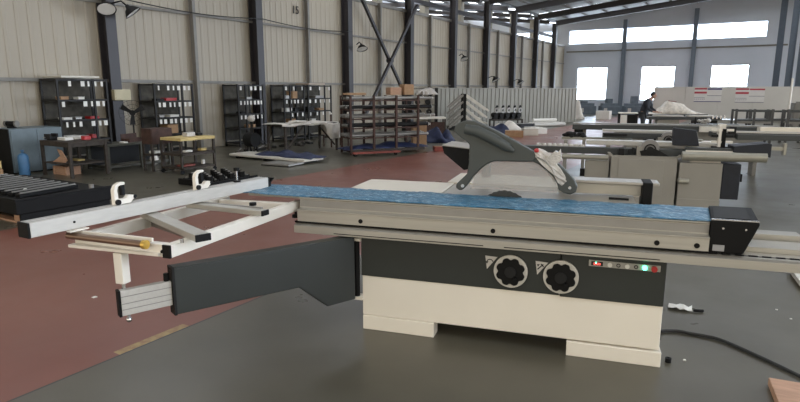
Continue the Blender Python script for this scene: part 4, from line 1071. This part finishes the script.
# herringbone (cantilever) rack
t = thing('cantilever_rack','herringbone rack with white sloping arms on a dark centre post','rack',(-9.85,20.95,0),R(31.5))
MB().box(-.05,.05,-.05,.05,0,1.40).build('centre_post', blackm, t); MB().box(-.05,.05,.9,1.0,0,1.40).build('centre_post', blackm, t)
MB().box(-.6,.6,-.04,.04,0,.08).build('base_beam', blackm, t); MB().box(-.6,.6,.91,.99,0,.08).build('base_beam', blackm, t)
MB().box(-.03,.03,.05,.9,1.28,1.34).build('tie_beam', blackm, t)
for k, z in enumerate((1.36,1.10,.82,.55)):
    for y in (0,.95):
        MB().beam((.06,y,z),(.95-.06*k,y,z-.62),.07,.07).build('sloping_arm', whitep, t)
        MB().beam((-.06,y,z),(-.62,y,z-.50),.07,.07).build('sloping_arm', alug, t)
    if k in (0,2):
        MB().beam((.62,.03,z-.38),(.62,.92,z-.38),.04,.04).build('arm_rail', whitep, t); MB().beam((.9,.03,z-.56),(.9,.92,z-.56),.04,.04).build('arm_rail', whitep, t)
        MB().beam((.35,.03,z-.18),(.35,.92,z-.18),.04,.04).build('arm_rail', whitep, t)
# row of black saw motors on a bench
t = thing('motor_bench','low bench holding a row of black saw motors before the corrugated partition','bench',(-9.25,22.5,0),R(48))
MB().box(0,1.35,0,.45,.30,.36).build('bench_top', rust, t)
for x,y in ((0,0),(1.3,0),(0,.4),(1.3,.4)): MB().box(x,x+.05,y,y+.05,0,.30).build('leg', rust, t)
c_, s_ = math.cos(R(48)), math.sin(R(48)); rr = random.Random(5)
for k in range(5):
    x = .14+k*.265; X = -9.25+x*c_-.22*s_; Y = 22.5+x*s_+.22*c_
    t2 = thing('saw_motor', '%s black saw motor on the low bench before the partition' % ['leftmost','second','middle','fourth','rightmost'][k], 'motor', (X,Y,.361), R(48+rr.uniform(-25,25)), 'black saw motors on the bench')
    MB().tube([(0,-.12,.16),(0,.12,.16)],.11,14).build('motor_body', blackm, t2); MB().box(-.1,.1,-.08,.08,0,.06).build('motor_foot', blackm, t2)
    MB().ring((0,-.16,.36),.11,.05,'y',.03,14).build('pulley', alug, t2); MB().box(-.03,.03,-.15,-.1,.2,.5).build('motor_bracket', blackm, t2); MB().ball((.05,-.1,.52),.06,.05,.05).build('motor_cap', blackm, t2)
# floor clutter near the guard
sheet((-8.9,15.0,0),R(12),1.3,.85,.42,'navy sheet heaped on the floor left of the blade guard',navy if False else bluesh,41)
sheet((-7.6,16.2,0),R(12),1.0,.6,.34,'white plastic heap behind the navy sheet left of the guard',clothm,43,'plastic_heap','plastic')
sheet((-8.6,19.2,0),R(30),1.3,.8,.40,'navy sheet over parts behind the blade guard hood',bluesh,44)
sheet((-8.5,20.6,0),R(35),1.2,.6,.34,'white wrapped parts heaped beyond the navy sheet',clothm,45,'plastic_heap','plastic')
for i,(x,y,w,l,h,m,lb) in enumerate(((-6.9,18.6,.6,.4,.22,carton,'brown carton low on the lane edge behind the guard'),(-6.7,19.6,.5,.4,.24,whiteb,'white carton on the lane edge behind the guard'),(-6.7,20.5,.5,.4,.2,paper,'white bundle box beyond the brown carton'),(-7.15,21.3,.5,.5,.18,whiteb,'pale flat carton near the partition foot'),(-8.05,22.6,.9,.5,.22,blackm,'long black crate at the foot of the partition'))):
    t2 = thing('carton', lb, 'carton', (x,y,0), R(20+i*13)); MB().box(-w/2,w/2,-l/2,l/2,0,h).build('carton_body', m, t2, bevel=.01); MB().box(-w/2,w/2,-.03,.03,h+.0005,h+.002).build('tape', paper, t2)
for k in range(3):
    o = MB().tube([(-8.35+.16*k,24.2-.12*k,.09),(-7.45+.16*k,25.6-.12*k,.09)],.085,12).build('film_roll', [paper,whitep,alu2][k], None)
    tag(o,'%s pale wrapped roll on the floor before the right end of the corrugated partition' % ['rear','middle','front'][k],'roll','wrapped rolls by the partition')
one(MB().tube([(-8.2,24.3,.265),(-7.5,25.3,.265)],.075,12),'film_roll',paper,'pale wrapped roll lying on top of the other rolls','roll')
sheet((-8.7,31.2,0),R(30),1.0,.8,.95,'tall white plastic-wrapped bundle past the end of the corrugated partition',clothm,51,'wrapped_bundle','bundle',(20,16))
one(MB().box(-7.4,-6.7,32.2,32.8,0,.45),'carton',paper,'white carton on the floor right of the tall wrapped bundle','carton',bevel=.01)
# far dark machines
rr = random.Random(14)
desc = ['leftmost blue-grey machine far off under the first window','second blue-grey machine under the first window, with a raised head','blue-grey machine between the first and second windows','blue-grey machine just left of the standing person, far off']
for k in range(4):
    X = -9.8+k*1.35; Y = 37.8+k*.45
    t = thing('distant_machine', desc[k], 'machine', (X,Y,0), R(30), 'blue-grey machines under the far windows')
    MB().box(0,1.15,0,.7,.0,.55).build('machine_base', farm, t, bevel=.02); MB().box(.1,1.05,.1,.6,.551,.72).build('machine_table', farm, t)
    hh = .85+.16*((k*7)%3); MB().box(.25+.1*k,.65+.1*k,.2,.55,.721,hh).build('machine_head', farm, t, bevel=.02)
    MB().box(.15,.35,-.03,-.001,.15,.42).build('machine_panel', alu2, t)
# film-wrapped pile on a low platform
t = thing('low_platform','low dark platform under the big pile of clear film','platform',(-4.25,29.2,0),R(27))
MB().box(0,2.6,0,1.0,.35,.45).build('deck', darkbeam, t)
for x,y in ((0,0),(2.5,0),(0,.9),(2.5,.9)): MB().box(x,x+.1,y,y+.1,0,.35).build('leg', blackm, t)
V = []; F = []; rr = random.Random(77); nx, ny = 30, 12
for i in range(nx+1):
    for j in range(ny+1):
        u = i/nx; v = j/ny; e = (math.sin(math.pi*min(1,u*1.02))**.9)*min(1,3*min(v,1-v))**.6
        hgt = .14+.30*math.exp(-((u-.42)/.30)**2)+.16*math.exp(-((u-.36)/.08)**2)+.10*math.exp(-((u-.62)/.10)**2); V.append((u*2.55, v*.95, .004+e*hgt+rr.random()*.07*e))
for i in range(nx):
    for j in range(ny): a = i*(ny+1)+j; F.append((a,a+ny+1,a+ny+2,a+1))
o = MB().add(V,F).build('film_pile', pilem, None, smooth=True); o.location = (-4.25,29.22,.452); o.rotation_euler = (0,0,R(27)); o.modifiers.new('s','SOLIDIFY').thickness = .01
tag(o,'big crumpled heap of clear film in front of the white partition','plastic')
one(MB().beam((-3.6,29.75,1.06),(-3.25,29.85,1.01),.04,.03),'wooden_stick',reddk,'small red-brown stick poking out of the top of the film pile','stick')

# ------------------------------------------------------------------ black stock on pallets, left foreground
def pallet(x,y,rz,w,l,label):
    t = thing('wooden_pallet', label, 'pallet', (x,y,0), rz)
    for k in range(3):
        yy = k*(l-.1)/2
        MB().box(0,w,yy,yy+.1,0,.02).build('bottom_board', wood, t)
        for xx in (0,w/2-.06,w-.12): MB().box(xx,xx+.12,yy,yy+.1,.0205,.099).build('block', wood, t)
    for k in range(7):
        yy = k*(l-.1)/6; MB().box(0,w,yy,yy+.1,.10,.12).build('top_board', wood, t)
    return t
pallet(-9.3,3.32,0,2.0,1.0,'wooden pallet under the black steel tray at the left edge')
t = thing('black_tray','wide flat black steel tray on the pallet at the left edge','tray',(-9.45,3.25,.121))
MB().box(0,2.25,0,1.2,0,.16).build('tray_body', black, t, bevel=.01)
MB().box(2.20,2.24,.05,1.15,-.12,-.001).build('side_skirt', black, t)
MB().box(-.0,2.25,0,.03,.1605,.185).build('tray_lip', black, t); MB().box(2.22,2.25,.03,1.2,.1605,.185).build('tray_lip', black, t)
rr = random.Random(2)
for k in range(11):
    x = -9.35+k*.175; a = R(100+rr.uniform(-3,3))
    t = thing('slotted_bar','slotted black steel bar lying on the flat black tray','bar',(x+.1,3.78,.285),a,'black steel bars on the tray')
    MB().box(-.40,.40,-.04,.04,0,.045).build('bar', black, t, bevel=.004); MB().box(-.38,.38,-.022,-.004,.0455,.060).build('rib', trimm, t)
one(MB().ball((-7.72,3.62,.315),.03,.03,.028),'bolt_cap',paper,'small white bolt cap on the black steel bars','ball')  # bright white cap of a bolt, modelled as a ball
one(MB().tube([(-7.35,4.25,.282),(-7.35,4.25,.34)],.03,12),'steel_bushing',alug,'grey steel bushing at the right corner of the black tray','bushing')
t = thing('black_tray','narrow black tray on the floor right behind the crosscut fence','tray',(-8.15,6.2,0),R(0))
MB().box(0,.85,0,.98,0,.05).build('tray_body', black, t); MB().box(.82,.85,0,.98,.0505,.10).build('tray_lip', black, t); MB().box(0,.82,0,.03,.0505,.10).build('tray_lip', black, t)
for i in range(4):
    for j in range(8):
        t = thing('handwheel_casting','ribbed black handwheel stacked in rows on the narrow tray','handwheel',(-8.05+i*.19,6.29+j*.115,.051),0,'black handwheels on the narrow tray')
        n = 20; poly = [((.052+.006*math.cos(5*a))*math.cos(a),(.052+.006*math.cos(5*a))*math.sin(a)) for a in [2*math.pi*q/n for q in range(n)]]
        MB().prism(poly,'z',.0,.05+.07*((i+j)%2)).build('wheel', black, t); h0 = .05+.07*((i+j)%2)
        MB().tube([(0,0,h0),(0,0,h0+.02)],.018,8).build('hub', alug, t)

# ------------------------------------------------------------------ floor items right
pts = []
def cpt(px): return px
for (x,y) in ((-.02,0),(.12,-.01),(.28,-.07),(.50,-.20),(.75,-.36),(1.05,-.58),(1.5,-.95)): pts.append((x,y))
base = Vector((-.40,3.90,0))
ctrl = [(-.42,3.86),(-.386,3.90),(-.30,3.95),(-.229,3.95),(-.14,3.955),(-.048,3.938),(.125,3.816),(.342,3.637),(.62,3.38),(1.1,2.9)]
def smooth_path(c, n=8):
    out = []
    for i in range(len(c)-1):
        p0_ = Vector(c[max(i-1,0)]); p1_ = Vector(c[i]); p2_ = Vector(c[i+1]); p3_ = Vector(c[min(i+2,len(c)-1)])
        for k in range(n):
            t_ = k/n; out.append(.5*((2*p1_)+(-p0_+p2_)*t_+(2*p0_-5*p1_+4*p2_-p3_)*t_**2+(-p0_+3*p1_-3*p2_+p3_)*t_**3))
    out.append(Vector(c[-1])); return out
path = [(p.x,p.y,.011) for p in smooth_path(ctrl)]
path[0] = (path[0][0],path[0][1],.05); path[1] = (path[1][0],path[1][1],.04); path[2] = (path[2][0],path[2][1],.025)
one(MB().tube(path,.010,8),'power_cable',cablem,'black power cable curving over the floor from the saw to the right','cable')
t = thing('wooden_offcut','reddish wooden board cut off by the bottom right corner','board',(.19,3.455,0),R(8))
MB().box(0,.62,-.55,.0,.0,.045).build('board', mat('pinkish_wood',(.50,.30,.20),.75,var=.18,scale=6,stretch=(1,6,1)), t, bevel=.004)
MB().tube([(.18,-.05,.0455),(.18,-.05,.047)],.016,12).build('knot', blackm, t)
# crumpled paper
V = []; F = []; rr = random.Random(6)
for i in range(7):
    for j in range(5): V.append((i*.026+rr.uniform(-.004,.004), j*.024+rr.uniform(-.004,.004), .004+rr.uniform(0,.022)))
for i in range(6):
    for j in range(4): a = i*5+j; F.append((a,a+5,a+6,a+1))
o = MB().add(V,F).build('paper_scrap', paper, None); o.location = (-.41,4.36,0); o.rotation_euler = (0,0,R(5)); o.modifiers.new('s','SOLIDIFY').thickness = .001
tag(o,'crumpled white paper scrap on the floor right of the saw','paper')
one(MB().tube([(-.25,4.40,.012),(-.22,4.41,.012),(-.19,4.43,.010)],.010,8),'black_scrap',black,'small black scrap touching the crumpled paper','scrap')
one(MB().ring((-.300,3.463,.014),.017,.007,'z',.026,16),'rubber_ring',black,'small black ring on the floor by the saw foot','ring')
one(MB().ball((-.22,3.53,.006),.009,.007,.006),'white_crumb',paper,'tiny white crumb beside the small black ring','debris')
for i,(x,y,lb) in enumerate(((.25,4.75,'tiny white chip on the floor, rear of two at the right'),(.33,4.60,'tiny white chip on the floor, front of two at the right'))):
    one(MB().box(x,x+.014,y,y+.010,0,.005),'paint_chip',paper,lb,'debris')
one(MB().box(-4.18,-4.15,2.33,2.36,0,.004),'paint_chip',paper,'single white chip on the red floor lower left','debris')
t = thing('white_board_piece','white board end lying on the floor at the right edge','board',(.42,5.38,0),R(8))
MB().box(0,.8,0,.45,.02,.06).build('board', whiteb, t, bevel=.004); MB().box(.02,.78,.02,.43,0,.0195).build('backing', carton, t)

# ------------------------------------------------------------------ person (skin-modifier figure)
def skinned(name, verts, edges, radii, m, parent, lv=2):
    me = bpy.data.meshes.new(name); me.from_pydata(verts, edges, []); me.materials.append(m)
    o = bpy.data.objects.new(name, me); col.objects.link(o)
    if parent: o.parent = parent
    sk = o.modifiers.new('skin','SKIN'); sk.use_smooth_shade = True
    for i, r_ in enumerate(radii):
        sv = me.skin_vertices[0].data[i]; sv.radius = (r_, r_) if not isinstance(r_, tuple) else r_; sv.use_root = (i == 0)
    ss = o.modifiers.new('sub','SUBSURF'); ss.levels = lv; ss.render_levels = lv
    return o
# faces +x locally, bending forward over a bed
per = thing('person','person in dark jacket and grey trousers bending over a machine bed, far off','person',(-3.14,20.15,0),R(-5))
per.scale = (.92,.92,.92)
V = [(0,0,.88),(.02,0,1.02),(.08,0,1.18),(.16,0,1.32),(.22,0,1.39),(.27,0,1.45),
     (.0,-.09,.84),(.04,-.10,.47),(-.02,-.10,.09),(.10,-.11,.05),
     (.0,.09,.84),(-.02,.11,.46),(-.10,.11,.09),(.02,.12,.05),
     (.15,-.17,1.31),(.18,-.21,1.06),(.36,-.18,.95),(.43,-.16,.94),
     (.15,.17,1.31),(.20,.21,1.06),(.38,.17,.95),(.45,.15,.94)]
Eg = [(0,1),(1,2),(2,3),(3,4),(4,5),(0,6),(6,7),(7,8),(8,9),(0,10),(10,11),(11,12),(12,13),(3,14),(14,15),(15,16),(16,17),(3,18),(18,19),(19,20),(20,21)]
Rd = [.11,.10,.11,.10,.06,.062,.075,.052,.035,.035,.075,.052,.035,.035,.05,.036,.026,.028,.05,.036,.026,.028]
V = [tuple(v) for v in V]
body = skinned('body', V, Eg, Rd, skin, per)
head = MB().ball((.30,0,1.505),.088,.075,.115,16,12); head.ball((.385,0,1.48),.018,.014,.022,8,6)
for s_ in (-1,1): head.ball((.29,s_*.078,1.495),.018,.010,.028,8,6)
head.build('head', skin, per, smooth=True)
MB().ball((.282,0,1.535),.094,.083,.095,16,10).build('hair', hairm, per, smooth=True)
fm = MB()
for s_ in (-1,1): fm.ball((.378,s_*.03,1.515),.008,.010,.006,8,6)
fm.box(.372,.382,-.022,.022,1.445,1.451); fm.build('face_features', hairm, per)
J = [0,1,2,3,4,14,15,16,18,19,20]; idx = {v:i for i,v in enumerate(J)}
je = [(0,1),(1,2),(2,3),(3,4),(3,14),(14,15),(15,16),(3,18),(18,19),(19,20)]
skinned('jacket', [V[i] for i in J], [(idx[a],idx[b]) for a,b in je], [.145,.14,.15,.14,.09,.08,.056,.045,.075,.056,.045], jacket, per)
T_ = [0,6,7,8,10,11,12]; idx = {v:i for i,v in enumerate(T_)}
skinned('trousers', [V[i] for i in T_], [(idx[a],idx[b]) for a,b in [(0,6),(6,7),(7,8),(0,10),(10,11),(11,12)]], [.135,.10,.072,.06,.10,.072,.06], trous, per)
for y, x in ((-.11,.04),(.12,-.04)): MB().ball((x,y,.045),.13,.048,.045).build('shoe', black, per, smooth=True)
for s_,bx,by in ((-1,.45,-.16),(1,.47,.15)):
    hnd = MB(); hnd.ball((bx,by,.935),.045,.035,.018,10,6)
    for k in range(4): hnd.tube([(bx+.03,by-.026+k*.017,.935),(bx+.075+(.01 if k in (1,2) else 0),by-.028+k*.018,.925),(bx+.095+(.01 if k in (1,2) else 0),by-.028+k*.018,.905)],.008,6)
    hnd.tube([(bx,by-s_*.03,.935),(bx+.03,by-s_*.055,.93),(bx+.05,by-s_*.055,.915)],.009,6); hnd.build('hand', skin, per, smooth=True)

# ------------------------------------------------------------------ light
w = bpy.data.worlds.new('World'); scene.world = w; w.use_nodes = True
N = w.node_tree.nodes; L = w.node_tree.links; bg = N['Background']
tc = N.new('ShaderNodeTexCoord'); sp = N.new('ShaderNodeSeparateXYZ'); L.new(tc.outputs['Generated'], sp.inputs[0])
mr = N.new('ShaderNodeMapRange'); mr.inputs['From Min'].default_value = -.6; mr.inputs['From Max'].default_value = .6; L.new(sp.outputs[1], mr.inputs['Value'])
rp = N.new('ShaderNodeValToRGB'); rp.color_ramp.elements[0].color = (.95,.86,.72,1); rp.color_ramp.elements[1].color = (4.4,5.0,5.9,1); rp.color_ramp.elements[0].position = .35
L.new(mr.outputs[0], rp.inputs[0]); L.new(rp.outputs[0], bg.inputs['Color']); bg.inputs['Strength'].default_value = 1.0

# ------------------------------------------------------------------ camera
cd = bpy.data.cameras.new('Camera'); cam = bpy.data.objects.new('Camera', cd); col.objects.link(cam)
cam.location = (0,0,1.55); cam.rotation_euler = (R(90-10.889),0,R(31.5))
cd.sensor_width = 36; cd.sensor_fit = 'HORIZONTAL'; cd.lens = 577/800*36; cd.clip_end = 200; cd.clip_start = .05
scene.camera = cam
vs_ = scene.view_settings
vs_.view_transform = 'Standard'; vs_.look = 'None'; vs_.gamma = 1; vs_.use_curve_mapping = False
vs_.exposure = 0.75
